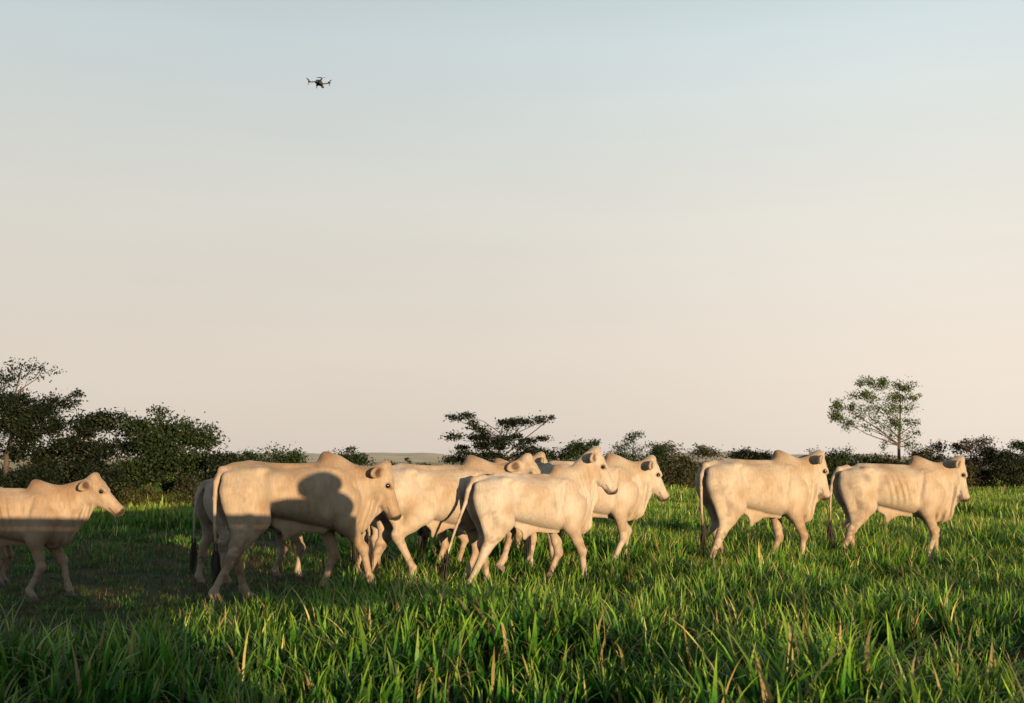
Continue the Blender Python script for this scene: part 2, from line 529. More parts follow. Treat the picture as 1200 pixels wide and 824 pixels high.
make_tree('round_bush', 'low dark hedge bush along the back of the leading cow', 'bush', GS, 53, 1010,
          [(1000, 542, 18, 9), (1022, 540, 18, 8), (1015, 560, 34, 16)], 'green', 0.12, 2.8, trunk_r=0.05)
make_tree('round_bush', 'low olive bush at the foot of the tall slender tree', 'bush', GS, 51, 1062,
          [(1050, 542, 20, 9), (1084, 534, 16, 6), (1070, 555, 34, 18)], 'olive', 0.12, 2.8, trunk_r=0.05)
make_tree('small_tree', 'small flat dark tree above the head of the leading cow', 'tree', GT, 52, 1107,
          [(1102, 524, 10, 5), (1114, 526, 12, 5), (1110, 545, 24, 14), (1105, 560, 24, 14)], 'dark', 0.12, 2.6, trunk_r=0.05)
make_tree('small_tree', 'dry greyish brown tree standing beside the dark green hedge', 'tree', GT, 51, 1147,
          [(1138, 519, 10, 5), (1155, 517, 10, 5), (1148, 528, 16, 8), (1150, 545, 16, 14), (1146, 562, 18, 12)], 'dry', 0.12, 2.5, trunk_r=0.06)
make_tree('shrub', 'small orange tinted shrub in front of the dry brown tree', 'shrub', GS, 48, 1138,
          [(1137, 552, 7, 9), (1133, 562, 8, 8)], 'yellow', 0.09, 2.0, trunk_r=0.03, clump=0.25)
make_tree('hedge_bush', 'dark green hedge bush with a flat top next to dry brown tree', 'bush', GS, 50, 1176,
          [(1172, 536, 14, 9), (1184, 538, 14, 9), (1176, 556, 24, 16)], 'dark', 0.12, 3.0, trunk_r=0.05)
make_tree('hedge_bush', 'taller leafy bush at the end of the dark hedge', 'bush', GS, 51, 1212,
          [(1198, 524, 12, 6), (1215, 528, 20, 10), (1212, 552, 28, 20)], 'green', 0.12, 3.0, trunk_r=0.05)
make_tree('hedge_bush', 'wide leafy bush beyond the end of the dark hedge', 'bush', GS, 50, 1270, [(1262, 535, 26, 14), (1290, 530, 24, 14), (1275, 555, 44, 18)], 'green', 0.13, 2.8, trunk_r=0.05)
make_tree('thicket_tree', 'dense dark tree standing behind the bare-topped tree', 'tree', GT, 33, -70, [(-60, 490, 34, 25), (-90, 520, 40, 30), (-50, 545, 40, 30)], 'dark', 0.13, 2.8)
for k, (px_, py_, rx_, ry_, d_) in enumerate([(492, 548, 15, 3.4, 105), (463, 552, 12, 4, 95), (478, 538.5, 4, 1.5, 420), (455, 545, 10, 3, 130)]):
    make_tree('far_bush', ['dark low bush in the far pale field beside the flat-topped tree', 'dark low bush in the far pale field above the cow rump',
                           'tiny lone tree on the far pale hillside', 'low bush in the far field right behind the half shaded cow head'][k],
              'bush', 'bushes in the far field', d_, px_, [(px_, py_, rx_, ry_), (px_ + rx_ * .4, py_ + 1.5, rx_ * .6, ry_)], 'dark', 0.22 if d_ < 200 else 0.5, 2.5, trunk_r=0.08, clump=0.7)


# ------------------------------------------------------------------ cattle
def value_noise(x, y, scale, seed):
    r = np.random.default_rng(seed)
    G = r.uniform(0, 1, (256, 256))
    u, v = x / scale + 100, y / scale + 100
    i, j = np.floor(u).astype(int), np.floor(v).astype(int)
    fu, fv = u - i, v - j
    fu, fv = fu * fu * (3 - 2 * fu), fv * fv * (3 - 2 * fv)
    g = lambda a, b: G[a % 256, b % 256]
    return (g(i, j) * (1 - fu) + g(i + 1, j) * fu) * (1 - fv) + (g(i, j + 1) * (1 - fu) + g(i + 1, j + 1) * fu) * fv


class Field:
    def __init__(self, lo, hi, vox):
        self.lo = np.array(lo, float); self.vox = vox
        self.n = np.ceil((np.array(hi) - self.lo) / vox).astype(int) + 1
        self.D = np.full(self.n, 0.5, np.float32)

    def block(self, lo, hi):
        a = np.clip(np.floor((np.array(lo) - self.lo) / self.vox).astype(int), 0, self.n)
        b = np.clip(np.ceil((np.array(hi) - self.lo) / self.vox).astype(int) + 1, 0, self.n)
        sl = tuple(slice(a[i], b[i]) for i in range(3))
        g = [self.lo[i] + self.vox * np.arange(a[i], b[i], dtype=np.float32) for i in range(3)]
        return sl, g[0][:, None, None], g[1][None, :, None], g[2][None, None, :]

    def blend(self, sl, d, k):
        a = self.D[sl]
        h = np.maximum(k - np.abs(a - d), 0) / k
        self.D[sl] = np.minimum(a, d) - h * h * k * 0.25

    def carve(self, sl, d, k):
        a = self.D[sl]
        d = -d
        h = np.maximum(k - np.abs(a - d), 0) / k
        self.D[sl] = np.maximum(a, d) + h * h * k * 0.25

    def cone(self, a, b, ra, rb, k=0.03, sy=1.0, cut=False, wav=0.0):
        """Round cone from a to b; sy < 1 flattens it sideways."""
        a, b = np.array(a, float), np.array(b, float)
        r = max(ra, rb) + k + 0.03
        sl, X, Y, Z = self.block(np.minimum(a, b) - r, np.maximum(a, b) + r)
        if 0 in self.D[sl].shape:
            return
        ab = b - a
        ab2 = np.array([ab[0], ab[1] / sy, ab[2]])
        px, py, pz = X - a[0], (Y - a[1] + wav * np.sin((X - 0.25 * Z) * 62.0)) / sy, Z - a[2]
        t = np.clip((px * ab2[0] + py * ab2[1] + pz * ab2[2]) / max(1e-9, (ab2 ** 2).sum()), 0, 1)
        d = np.sqrt((px - t * ab2[0]) ** 2 + (py - t * ab2[1]) ** 2 + (pz - t * ab2[2]) ** 2) - (ra + (rb - ra) * t)
        if sy < 1:
            d = d * (0.5 + 0.5 * sy)
        (self.carve if cut else self.blend)(sl, d, k)

    def ell(self, c, r, M=None, k=0.04, cut=False):
        """Ellipsoid with half axes r in the frame M (columns are its axes)."""
        c = np.array(c, float); r = np.array(r, float)
        R_ = r.max() + k + 0.02
        sl, X, Y, Z = self.block(c - R_, c + R_)
        if 0 in self.D[sl].shape:
            return
        px, py, pz = X - c[0], Y - c[1], Z - c[2]
        if M is not None:
            q = [px * M[0, i] + py * M[1, i] + pz * M[2, i] for i in range(3)]
        else:
            q = [px, py, pz]
        k0 = np.sqrt((q[0] / r[0]) ** 2 + (q[1] / r[1]) ** 2 + (q[2] / r[2]) ** 2)
        k1 = np.sqrt((q[0] / r[0] ** 2) ** 2 + (q[1] / r[1] ** 2) ** 2 + (q[2] / r[2] ** 2) ** 2) + 1e-6
        (self.carve if cut else self.blend)(sl, k0 * (k0 - 1) / k1, k)

    def trunk(self, xs, top, bot, hw, p=2.3, k=0.03, ribs_amp=1.0):
        sl, X, Y, Z = self.block((xs[0], -0.5, 0.3), (xs[-1], 0.5, 1.7))
        x = X[:, 0, 0]
        def sm(v):
            # smooth (cosine-free cubic) interpolation through the stations
            t = np.interp(x, xs, v)
            w = int(round(0.06 / self.vox))
            ker = np.ones(2 * w + 1) / (2 * w + 1)
            return np.convolve(np.pad(t, w, mode='edge'), ker, 'valid')[:, None, None]
        T, B, W = sm(top), sm(bot), sm(hw)
        zc = B + (T - B) * 0.52
        hh = np.where(Z > zc, T - zc, zc - B)
        ribs = np.exp(-((X + 0.02) / 0.19) ** 4) * np.exp(-((Z - 1.03) / 0.22) ** 4)
        W = W * (1 + 0.022 * ribs_amp * ribs * np.sin((X + 0.25 * (Z - 1.0)) * 2 * np.pi / 0.085))
        pz = np.where(Z > zc, 1.75, 2.3)
        f = (np.abs(Y) / W) ** pz + (np.abs(Z - zc) / hh) ** pz
        d = (f ** (1 / pz) - 1) * np.minimum(W, hh)
        ends = np.maximum(xs[0] + 0.02 - X, X - (xs[-1] - 0.02))
        self.blend(sl, np.maximum(d, ends).astype(np.float32), k)

    def surface(self):
        D = self.D
        S = D < 0
        cnt = np.zeros(np.array(D.shape) - 1, np.int8)
        for i in (0, 1):
            for j in (0, 1):
                for q in (0, 1):
                    cnt += S[i:i + cnt.shape[0], j:j + cnt.shape[1], q:q + cnt.shape[2]]
        act = (cnt > 0) & (cnt < 8)
        idx = np.argwhere(act)
        vid = np.full(cnt.shape, -1, np.int32)
        vid[act] = np.arange(len(idx))
        acc = np.zeros((len(idx), 3)); num = np.zeros(len(idx))
        cor = [(i, j, q) for i in (0, 1) for j in (0, 1) for q in (0, 1)]
        vals = {c: D[idx[:, 0] + c[0], idx[:, 1] + c[1], idx[:, 2] + c[2]] for c in cor}
        for c0 in cor:
            for ax in range(3):
                if c0[ax] == 0:
                    c1 = list(c0); c1[ax] = 1; c1 = tuple(c1)
                    v0, v1 = vals[c0], vals[c1]
                    m = (v0 < 0) != (v1 < 0)
                    t = np.where(m, v0 / np.where(m, v0 - v1, 1), 0)
                    p = np.zeros((len(idx), 3)) + np.array(c0, float)
                    p[:, ax] += t
                    acc[m] += p[m]; num[m] += 1
        V = (idx + acc / num[:, None]) * self.vox + self.lo
        quads = []
        n = D.shape
        for ax in range(3):
            u, w = (ax + 1) % 3, (ax + 2) % 3
            s0 = [slice(1, n[0] - 1), slice(1, n[1] - 1), slice(1, n[2] - 1)]
            s0[ax] = slice(0, n[ax] - 1)
            s1 = list(s0); s1[ax] = slice(1, n[ax])
            A, B = S[tuple(s0)], S[tuple(s1)]
            e = np.argwhere(A != B)
            inside = A[A != B]
            off = np.array([1, 1, 1]); off[ax] = 0
            e = e + off
            def cell(du, dw):
                q = e.copy(); q[:, u] += du; q[:, w] += dw
                return vid[q[:, 0], q[:, 1], q[:, 2]]
            Q = np.stack([cell(-1, -1), cell(0, -1), cell(0, 0), cell(-1, 0)], 1)
            Q[~inside] = Q[~inside][:, ::-1]
            quads.append(Q)
        return V, np.concatenate(quads)


def coat_material():
    m, n, l, out = new_mat('zebu_coat')
    p = n.new('ShaderNodeBsdfPrincipled')
    set_in(p, 'Roughness', 0.62); set_in(p, 'Specular IOR Level', 0.25)
    set_in(p, 'Sheen Weight', 0.12); set_in(p, 'Sheen Roughness', 0.5)
    tc = n.new('ShaderNodeTexCoord')
    big = n.new('ShaderNodeTexNoise'); big.inputs['Scale'].default_value = 2.4; big.inputs['Roughness'].default_value = 0.6; big.inputs['Detail'].default_value = 5
    l.new(tc.outputs['Object'], big.inputs['Vector'])
    mp = n.new('ShaderNodeMapping'); mp.inputs['Scale'].default_value = (26, 26, 5)
    l.new(tc.outputs['Object'], mp.inputs['Vector'])
    streak = n.new('ShaderNodeTexNoise'); streak.inputs['Scale'].default_value = 1.6; streak.inputs['Detail'].default_value = 5
    l.new(mp.outputs[0], streak.inputs['Vector'])
    rp = n.new('ShaderNodeValToRGB')
    rp.color_ramp.elements[0].position = 0.35; rp.color_ramp.elements[0].color = (0.225, 0.178, 0.128, 1)
    rp.color_ramp.elements[1].position = 0.60; rp.color_ramp.elements[1].color = (0.296, 0.278, 0.248, 1)
    l.new(big.outputs['Fac'], rp.inputs['Fac'])
    rs = n.new('ShaderNodeMapRange'); rs.inputs['From Min'].default_value = 0.3; rs.inputs['From Max'].default_value = 0.7
    rs.inputs['To Min'].default_value = 0.87; rs.inputs['To Max'].default_value = 1.06
    l.new(streak.outputs['Fac'], rs.inputs['Value'])
    mul = n.new('ShaderNodeMix'); mul.data_type = 'RGBA'; mul.blend_type = 'MULTIPLY'; mul.inputs['Factor'].default_value = 1
    l.new(rp.outputs[0], mul.inputs['A']); l.new(rs.outputs[0], mul.inputs['B'])
    sm = n.new('ShaderNodeTexNoise'); sm.inputs['Scale'].default_value = 5.5; sm.inputs['Detail'].default_value = 7; sm.inputs['Roughness'].default_value = 0.65
    l.new(tc.outputs['Object'], sm.inputs['Vector'])
    sr = n.new('ShaderNodeMapRange'); sr.inputs['From Min'].default_value = 0.55; sr.inputs['From Max'].default_value = 0.72
    sr.inputs['To Min'].default_value = 0.0; sr.inputs['To Max'].default_value = 0.38
    l.new(sm.outputs['Fac'], sr.inputs['Value'])
    st = n.new('ShaderNodeMix'); st.data_type = 'RGBA'; st.inputs['B'].default_value = (0.125, 0.112, 0.098, 1)
    l.new(sr.outputs[0], st.inputs['Factor']); l.new(mul.outputs['Result'], st.inputs['A'])
    mul = st
    oi = n.new('ShaderNodeAttribute'); oi.attribute_name = 'tone'
    tone = n.new('ShaderNodeMix'); tone.data_type = 'RGBA'; tone.blend_type = 'MULTIPLY'; tone.inputs['Factor'].default_value = 1
    l.new(mul.outputs['Result'], tone.inputs['A']); l.new(oi.outputs['Color'], tone.inputs['B'])
    l.new(tone.outputs['Result'], p.inputs['Base Color'])
    bm = n.new('ShaderNodeBump'); bm.inputs['Strength'].default_value = 0.35; bm.inputs['Distance'].default_value = 0.012
    l.new(streak.outputs['Fac'], bm.inputs['Height']); l.new(bm.outputs['Normal'], p.inputs['Normal'])
    l.new(p.outputs[0], out.inputs['Surface'])
    return m


COAT = coat_material()
EYE_M = simple_mat('eye_black', (0.006, 0.005, 0.005), 0.12, var=0.0)
HOOF_M = simple_mat('hoof_horn', (0.05, 0.042, 0.036), 0.5, var=0.3)
TAILHAIR_M = simple_mat('tail_hair_black', (0.012, 0.011, 0.010), 0.7, var=0.4)
VOX = 0.015


def rotm(yaw, pitch, roll=0.0):
    """Columns: forward, left, up for a head turned by yaw (left positive) and lowered by pitch."""
    M = Matrix.Rotation(yaw, 3, 'Z') @ Matrix.Rotation(pitch, 3, 'Y') @ Matrix.Rotation(roll, 3, 'X')
    return np.array(M)


def ik(a, b, l1, l2, bend):
    """Middle joint between a and b (in the x-z plane of the leg), bending towards bend (+1 forward, -1 back)."""
    a, b = np.array(a, float), np.array(b, float)
    d = b - a
    L = np.linalg.norm(d)
    L2 = min(L, (l1 + l2) * 0.999)
    t = (l1 * l1 - l2 * l2 + L2 * L2) / (2 * L2)
    h = math.sqrt(max(0.0, l1 * l1 - t * t))
    u = d / L
    nrm = np.array([-u[2], 0, u[0]])       # in the x-z plane, perpendicular to the leg
    if nrm[0] * bend < 0:
        nrm = -nrm
    return a + u * t + nrm * h


def make_cow(label, px, depth, heading, size, poll=(0.97, 0.0, 1.42), head_yaw=0.0, head_pitch=60, hind=((0, 0), (0, 0)), fore=((0, 0), (0, 0)),
             hump=1.0, dewlap=1.0, flap=1.0, tail_out=0.0, tail_side=0.0, tail_end=None, thin=1.0, tone=(1, 1, 1), ear_back=0.25, ribs=1.0, sink=0.0, spots=(), seed=0):
    """hind / fore: (near, far) feet as (offset forward, lift)."""
    r = np.random.default_rng(seed)
    f = Field((-1.15, -0.48, -0.02), (1.75, 0.48, 1.86), VOX)
    # --- trunk
    xs = [-0.82, -0.76, -0.66, -0.52, -0.36, -0.15, 0.08, 0.30, 0.48, 0.62, 0.72, 0.78]
    top = [1.255, 1.305, 1.345, 1.365, 1.355, 1.335, 1.335, 1.36, 1.36, 1.31, 1.22, 1.14]
    bot = [1.06, 0.95, 0.88, 0.855, 0.835, 0.78, 0.725, 0.685, 0.665, 0.70, 0.80, 0.94]
    jit = r.normal(size=4)
    bot = [b + 0.016 * jit[0] * math.sin(math.pi * min(1, max(0, (x + 0.6) / 1.1))) for x, b in zip(xs, bot)]
    top = [t + 0.012 * jit[1] * math.sin(2 * math.pi * (x + 0.4)) for x, t in zip(xs, top)]
    thin = thin * (1 + 0.035 * jit[2])
    hw = [0.08, 0.12, 0.168, 0.208, 0.195, 0.235 * thin, 0.245 * thin, 0.215, 0.185, 0.155, 0.12, 0.08]
    f.trunk(xs, top, bot, hw, ribs_amp=ribs)
    # --- pelvis, rump, shoulder
    for s in (-1, 1):
        f.ell((-0.46, 0.17 * s, 1.285), (0.085, 0.06, 0.05), k=0.09)               # hook bone
        f.ell((-0.775, 0.10 * s, 1.225), (0.06, 0.045, 0.055), k=0.045)
        f.ell((-0.62, 0.20 * s, 1.20), (0.10, 0.06, 0.06), rotm(0, R(20)), k=0.06, cut=True)              # pin bone
        f.ell((-0.625, 0.12 * s, 1.05), (0.20, 0.11, 0.25), k=0.06)                # thigh muscle
        f.ell((0.42, 0.135 * s, 1.04), (0.13, 0.07, 0.25), rotm(0, R(-12)), k=0.09)   # shoulder blade
        f.ell((0.47, 0.135 * s, 0.90), (0.14, 0.08, 0.15), k=0.05)
        f.ell((-0.31, 0.265 * s, 1.19), (0.12, 0.095, 0.12), k=0.06, cut=True)      # hollow flank
        f.ell((0.22, 0.265 * s, 1.02), (0.04, 0.075, 0.26), rotm(0, R(-8)), k=0.05, cut=True)   # furrow behind the shoulder
        f.cone((-0.375, 0.215 * s, 0.90), (-0.33, 0.225 * s, 1.12), 0.022, 0.03, k=0.05, cut=True)    # fold in front of the thigh
        f.cone((-0.70, 0.185 * s, 1.08), (-0.63, 0.185 * s, 0.84), 0.018, 0.022, k=0.05, cut=True)    # line between the thigh muscles
        f.cone((0.33, 0.20 * s, 1.26), (0.25, 0.225 * s, 0.86), 0.016, 0.022, k=0.05, cut=True)       # rear edge of the shoulder
        f.cone((0.55, 0.175 * s, 1.16), (0.60, 0.17 * s, 0.90), 0.014, 0.02, k=0.045, cut=True)       # front edge of the shoulder
    f.cone((-0.52, 0, 1.345), (0.16, 0, 1.325), 0.03, 0.03, k=0.05)                                    # spine
    f.ell((-0.86, 0, 0.98), (0.14, 0.045, 0.24), k=0.05, cut=True)                 # cleft of the rump
    # --- hump leaning back, steep at the rear
    if hump > 0:
        f.ell((0.43, 0, 1.345), (0.20, 0.075, 0.10 * hump), rotm(0, R(24)), k=0.07)
        f.ell((0.325, 0, 1.345 + 0.03 * hump), (0.08, 0.06, 0.105 * hump), rotm(0, R(-16)), k=0.05)
        f.ell((0.185, 0, 1.46), (0.075, 0.12, 0.085), k=0.03, cut=True)
    # --- neck
    P = np.array(poll, float)
    hy = R(head_yaw)
    H = rotm(hy, R(head_pitch))
    fw, lf, up = H[:, 0], H[:, 1], H[:, 2]
    nk = P - np.array([0.07, 0, 0.07])
    f.cone((0.45, 0, 1.17), nk + (0, 0, 0.0), 0.168, 0.098, k=0.08, sy=0.70)
    f.cone((0.56, 0, 1.00), nk + np.array([0.01, 0, -0.10]), 0.155, 0.092, k=0.08, sy=0.68)
    f.ell((0.62, 0, 0.84), (0.14, 0.09, 0.15), k=0.08)                             # brisket
    for q in range(4):                                                             # loose folds of the neck skin
        t = 0.28 + 0.17 * q + 0.04 * r.normal()
        c0 = np.array([0.50, 0, 1.22]) * (1 - t) + (nk + (0, 0, 0.02)) * t
        c1 = np.array([0.60, 0, 0.92]) * (1 - t) + (nk + (0.02, 0, -0.20)) * t
        w = 0.150 - 0.055 * t
        for s in (-1, 1):
            f.cone(c0 + (0, w * s, 0), c1 + (0.01, w * 0.85 * s, 0), 0.008, 0.014, k=0.035, cut=True)
    # dewlap: thin hanging fold from throat to brisket
    if dewlap > 0:
        th = P + np.array([0.0, 0, -0.30])
        mids = [th, th * 0.62 + np.array([0.70, 0, 0.82]) * 0.38 + (0.0, 0, -0.03 * dewlap), np.array([0.68, 0, 0.78 - 0.03 * dewlap]), np.array([0.54, 0, 0.67])]
        for i in range(3):
            f.cone(mids[i], mids[i + 1], (0.07, 0.10, 0.125)[i] * (0.5 + 0.5 * dewlap), (0.10, 0.125, 0.08)[i] * (0.5 + 0.5 * dewlap), k=0.04, sy=0.42, wav=0.022)
    # --- head
    HS = 1.14
    def hp(a, b, c):
        return P + (fw * a + lf * b * 1.06 + up * c) * HS
    def he(c, r_, k, cut=False):
        f.ell(c, np.array(r_) * HS, H, k=k, cut=cut)
    he(hp(0.08, 0, -0.02), (0.135, 0.092, 0.10), 0.05)                      # skull
    he(hp(-0.015, 0, 0.04), (0.05, 0.07, 0.06), 0.05)                       # poll knob
    f.cone(hp(0.08, 0, -0.035), hp(0.40, 0, -0.035), 0.092 * HS, 0.058 * HS, k=0.04, sy=0.9)
    f.cone(hp(0.10, 0, -0.125), hp(0.38, 0, -0.07), 0.066 * HS, 0.042 * HS, k=0.04, sy=0.85)   # lower jaw
    he(hp(0.445, 0, -0.035), (0.052, 0.068, 0.056), 0.03)                   # muzzle
    he(hp(0.41, 0, -0.09), (0.06, 0.048, 0.027), 0.02)                      # chin
    he(hp(0.11, 0, -0.13), (0.095, 0.06, 0.08), 0.05)                       # cheek
    ears = []
    for s in (-1, 1):
        he(hp(0.165, 0.066 * s, 0.026), (0.045, 0.024, 0.026), 0.03)        # brow
        he(hp(0.475, 0.032 * s, -0.012), (0.018, 0.014, 0.014), 0.015, True)   # nostril
        # ear: short, broad, pointed leaf standing out sideways, its hollow turned outwards and forwards
        ed = lf * s * 0.8 - fw * ear_back * 0.4 - up * 0.55
        ed = ed / np.linalg.norm(ed)
        en = lf * s * 0.6 + up * 0.5 + fw * 0.35
        en = en - ed * (en @ ed); en /= np.linalg.norm(en)
        ew = np.cross(en, ed)
        EM = np.stack([ed, ew, en], 1)
        e0 = hp(0.02, 0.085 * s, -0.005)
        f.ell(e0 + ed * 0.095, (0.125, 0.062, 0.030), EM, k=0.02)
        f.ell(e0 + ed * 0.115 + en * 0.030, (0.085, 0.040, 0.026), EM, k=0.012, cut=True)
        ears.append((s, e0, ed, en))
    # --- legs
    feet = []
    hoofs = []
    for s, (hx, hz), (fx, fz) in ((-1, hind[0], fore[0]), (1, hind[1], fore[1])):
        y = 0.15 * s
        hip = np.array([-0.57, y * 0.95, 1.08])
        stifle = np.array([-0.40 + 0.38 * hx, y * 1.1, 0.82 + hz * 0.3])
        fet = np.array([-0.66 + hx, y * 0.8, 0.135 + hz])
        hock = ik(stifle, fet, 0.385, 0.40, -1)
        f.cone(hip, stifle, 0.185, 0.125, k=0.06, sy=0.72)
        f.cone(stifle, hock * 0.45 + stifle * 0.55, 0.125, 0.092, k=0.05, sy=0.72)
        f.cone(hock * 0.45 + stifle * 0.55, hock, 0.092, 0.058, k=0.04, sy=0.72)
        f.cone((-0.76, y * 0.75, 1.10), hock * 0.8 + hip * 0.2, 0.10, 0.045, k=0.06, sy=0.7)   # hamstring down to the hock
        back = hock + np.array([-0.028, 0, 0.025])
        f.cone(back, hock * 0.7 + fet * 0.3, 0.035, 0.040, k=0.03)
        f.cone(hock, fet, 0.052, 0.034, k=0.03, sy=0.85)
        f.ell(fet, (0.045, 0.042, 0.045), k=0.02)
        lift_r = min(1.0, hz / 0.15)
        toe = fet + np.array([0.06 - 0.09 * lift_r, 0, -0.095])
        f.cone(fet, toe, 0.038, 0.046, k=0.02)
        hoofs.append((toe, R(-10) + lift_r * 0.9))
        sh = np.array([0.50, y * 0.95, 0.98])
        elb = np.array([0.40 + 0.22 * fx, y * 0.98, 0.74 + fz * 0.15])
        fet = np.array([0.44 + fx, y * 0.78, 0.125 + fz])
        knee = ik(elb, fet, 0.345, 0.31, 1)
        f.cone(sh, elb, 0.135, 0.095, k=0.05, sy=0.75)
        f.cone(elb, elb * 0.4 + knee * 0.6, 0.098, 0.062, k=0.05, sy=0.8)
        f.cone(elb * 0.4 + knee * 0.6, knee, 0.062, 0.052, k=0.03, sy=0.85)
        f.ell(knee, (0.052, 0.048, 0.06), k=0.03)
        f.cone(knee, fet, 0.043, 0.033, k=0.03, sy=0.9)
        f.ell(fet, (0.043, 0.040, 0.043), k=0.02)
        lift_r = min(1.0, fz / 0.15)
        toe = fet + np.array([0.05 - 0.11 * lift_r, 0, -0.085])
        f.cone(fet, toe, 0.037, 0.046, k=0.02)
        hoofs.append((toe, R(-8) + lift_r * 0.9))
    # --- navel flap
    if flap > 0:
        f.cone((-0.22, 0, 0.76), (-0.06, 0, 0.69), 0.05, 0.075 * flap, k=0.05, sy=0.35)
        f.cone((-0.10, 0, 0.69), (-0.12, 0, 0.655 - 0.06 * flap), 0.06, 0.035, k=0.03, sy=0.4)
        f.cone((-0.06, 0, 0.72), (0.30, 0, 0.69), 0.05, 0.05, k=0.05, sy=0.35)
    # --- tail
    ty = tail_side
    tp = [(-0.68, 0, 1.32), (-0.80, ty * 0.05, 1.295), (-0.855 - tail_out * 0.3, ty * 0.12, 1.18), (-0.87 - tail_out * 0.6, ty * 0.3, 1.03),
          (-0.87 - tail_out * 0.85, ty * 0.6, 0.80), (-0.86 - tail_out, ty, 0.52)]
    if tail_end is not None:
        e = np.array(tail_end, float)
        tp[4] = tuple(np.array(tp[3]) * 0.5 + e * 0.5 + (0.0, 0, 0.03))
        tp[5] = tuple(e)
    tr = [0.042, 0.033, 0.028, 0.022, 0.017, 0.014]
    for i in range(5):
        f.cone(tp[i], tp[i + 1], tr[i], tr[i + 1], k=0.03 if i < 2 else 0.012)
    V, Q = f.surface()
    me = mesh_from('body', V, Q, COAT, True)
    # --- natural markings: black nose, dark eye rings, ear insides, grey hump and neck crest, dark skin at knees
    def near(c, rad, soft):
        d = np.linalg.norm(V - np.array(c), axis=1)
        return np.clip((rad + soft - d) / soft, 0, 1)
    tone_v = np.ones((len(V), 3)) * np.array(tone)
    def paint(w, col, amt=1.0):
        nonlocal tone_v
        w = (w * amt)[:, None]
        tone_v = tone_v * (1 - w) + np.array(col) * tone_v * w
    rel = (V - P) @ H / HS                       # head frame
    nose = np.clip((rel[:, 0] - 0.44) / 0.02, 0, 1) * (np.abs(rel[:, 2] + 0.03) < 0.08) * (rel[:, 0] < 0.6) * (np.abs(rel[:, 1]) < 0.12)
    paint(nose, (0.10, 0.09, 0.09))
    mouth = np.clip(1 - np.abs(rel[:, 2] + 0.078) / 0.012, 0, 1) * (rel[:, 0] > 0.34) * (rel[:, 0] < 0.56) * (np.abs(rel[:, 1]) < 0.12)
    paint(mouth, (0.22, 0.18, 0.17))
    under = np.clip((rel[:, 0] - 0.37) / 0.03, 0, 1) * np.clip((-0.075 - rel[:, 2]) / 0.015, 0, 1) * (rel[:, 2] > -0.15) * (rel[:, 0] < 0.56) * (np.abs(rel[:, 1]) < 0.12)
    paint(under, (0.35, 0.30, 0.28))
    for s in (-1, 1):
        paint(near(hp(0.165, 0.085 * s, -0.002), 0.022, 0.025), (0.22, 0.20, 0.19), 0.9)
    for (s, e0, ed, en) in ears:
        paint(near(e0 + ed * 0.10 + en * 0.02, 0.036, 0.03), (0.20, 0.13, 0.10), 0.9)
    paint(near((0.28, 0, 1.44), 0.07, 0.13), (0.46, 0.39, 0.34), 0.8)
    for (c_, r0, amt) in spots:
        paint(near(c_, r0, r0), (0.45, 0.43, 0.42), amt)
    crest = np.clip(1 - np.linalg.norm(V - (P * 0.5 + np.array([0.45, 0, 1.36]) * 0.5), axis=1) / 0.25, 0, 1)
    paint(crest, (0.66, 0.56, 0.48), 0.7)
    low = np.clip((0.60 - V[:, 2]) / 0.35, 0, 1)
    paint(low, (0.90, 0.84, 0.78), 0.6)
    def patchy(sc, sd):
        return value_noise(V[:, 0] + V[:, 1] * 0.7, V[:, 2] + V[:, 1] * 0.5, sc, sd + seed)
    hind = np.clip((-0.45 - V[:, 0]) / 0.2, 0, 1) * np.clip((1.25 - V[:, 2]) / 0.2, 0, 1)
    dirt = np.clip((patchy(0.09, 40) * 0.55 + patchy(0.03, 70) * 0.45 - 0.50) / 0.2, 0, 1)
    paint(hind * dirt, (0.60, 0.52, 0.44), 0.5)
    paint(np.clip((0.75 - V[:, 2]) / 0.3, 0, 1) * dirt, (0.50, 0.41, 0.32), 0.6)
    grey = np.clip((patchy(0.22, 90) - 0.45) / 0.3, 0, 1)
    fore = np.clip((V[:, 0] - 0.15) / 0.25, 0, 1) * np.clip((V[:, 2] - 0.85) / 0.3, 0, 1) * (rel[:, 0] < 0.02)
    paint(fore * (0.35 + 0.65 * grey), (0.76, 0.66, 0.56), 0.6)
    paint(np.clip((V[:, 2] - 1.20) / 0.12, 0, 1) * (V[:, 0] < 0.2) * grey, (0.66, 0.56, 0.47), 0.7)
    for toe, _ in hoofs:
        paint(near(toe - np.array([0, 0, 0.02]), 0.04, 0.02), (0.22, 0.19, 0.17), 0.95)
    att = me.color_attributes.new('tone', 'FLOAT_COLOR', 'POINT')
    col = np.ones((len(V), 4), np.float32); col[:, :3] = tone_v
    att.data.foreach_set('color', col.ravel())
    # --- object tree
    wx = (px - 600) / F_PX * depth
    root = bpy.data.objects.new('zebu_cow', None)
    root.location = (wx, depth, float(ground_z(wx, depth)) - sink)
    root.rotation_euler = (0, 0, R(heading))
    root.scale = (size,) * 3
    C.objects.link(root)
    tag(root, label, 'cow', 'herd of white zebu cattle')
    body = link('body', me, root)
    for s in (-1, 1):
        mb = MB(); mb.ball((0, 0, 0), (0.026, 0.021, 0.023), 10, 8)
        mb.build('eye', EYE_M, root, True, tuple(hp(0.165, 0.078 * s, -0.004)))
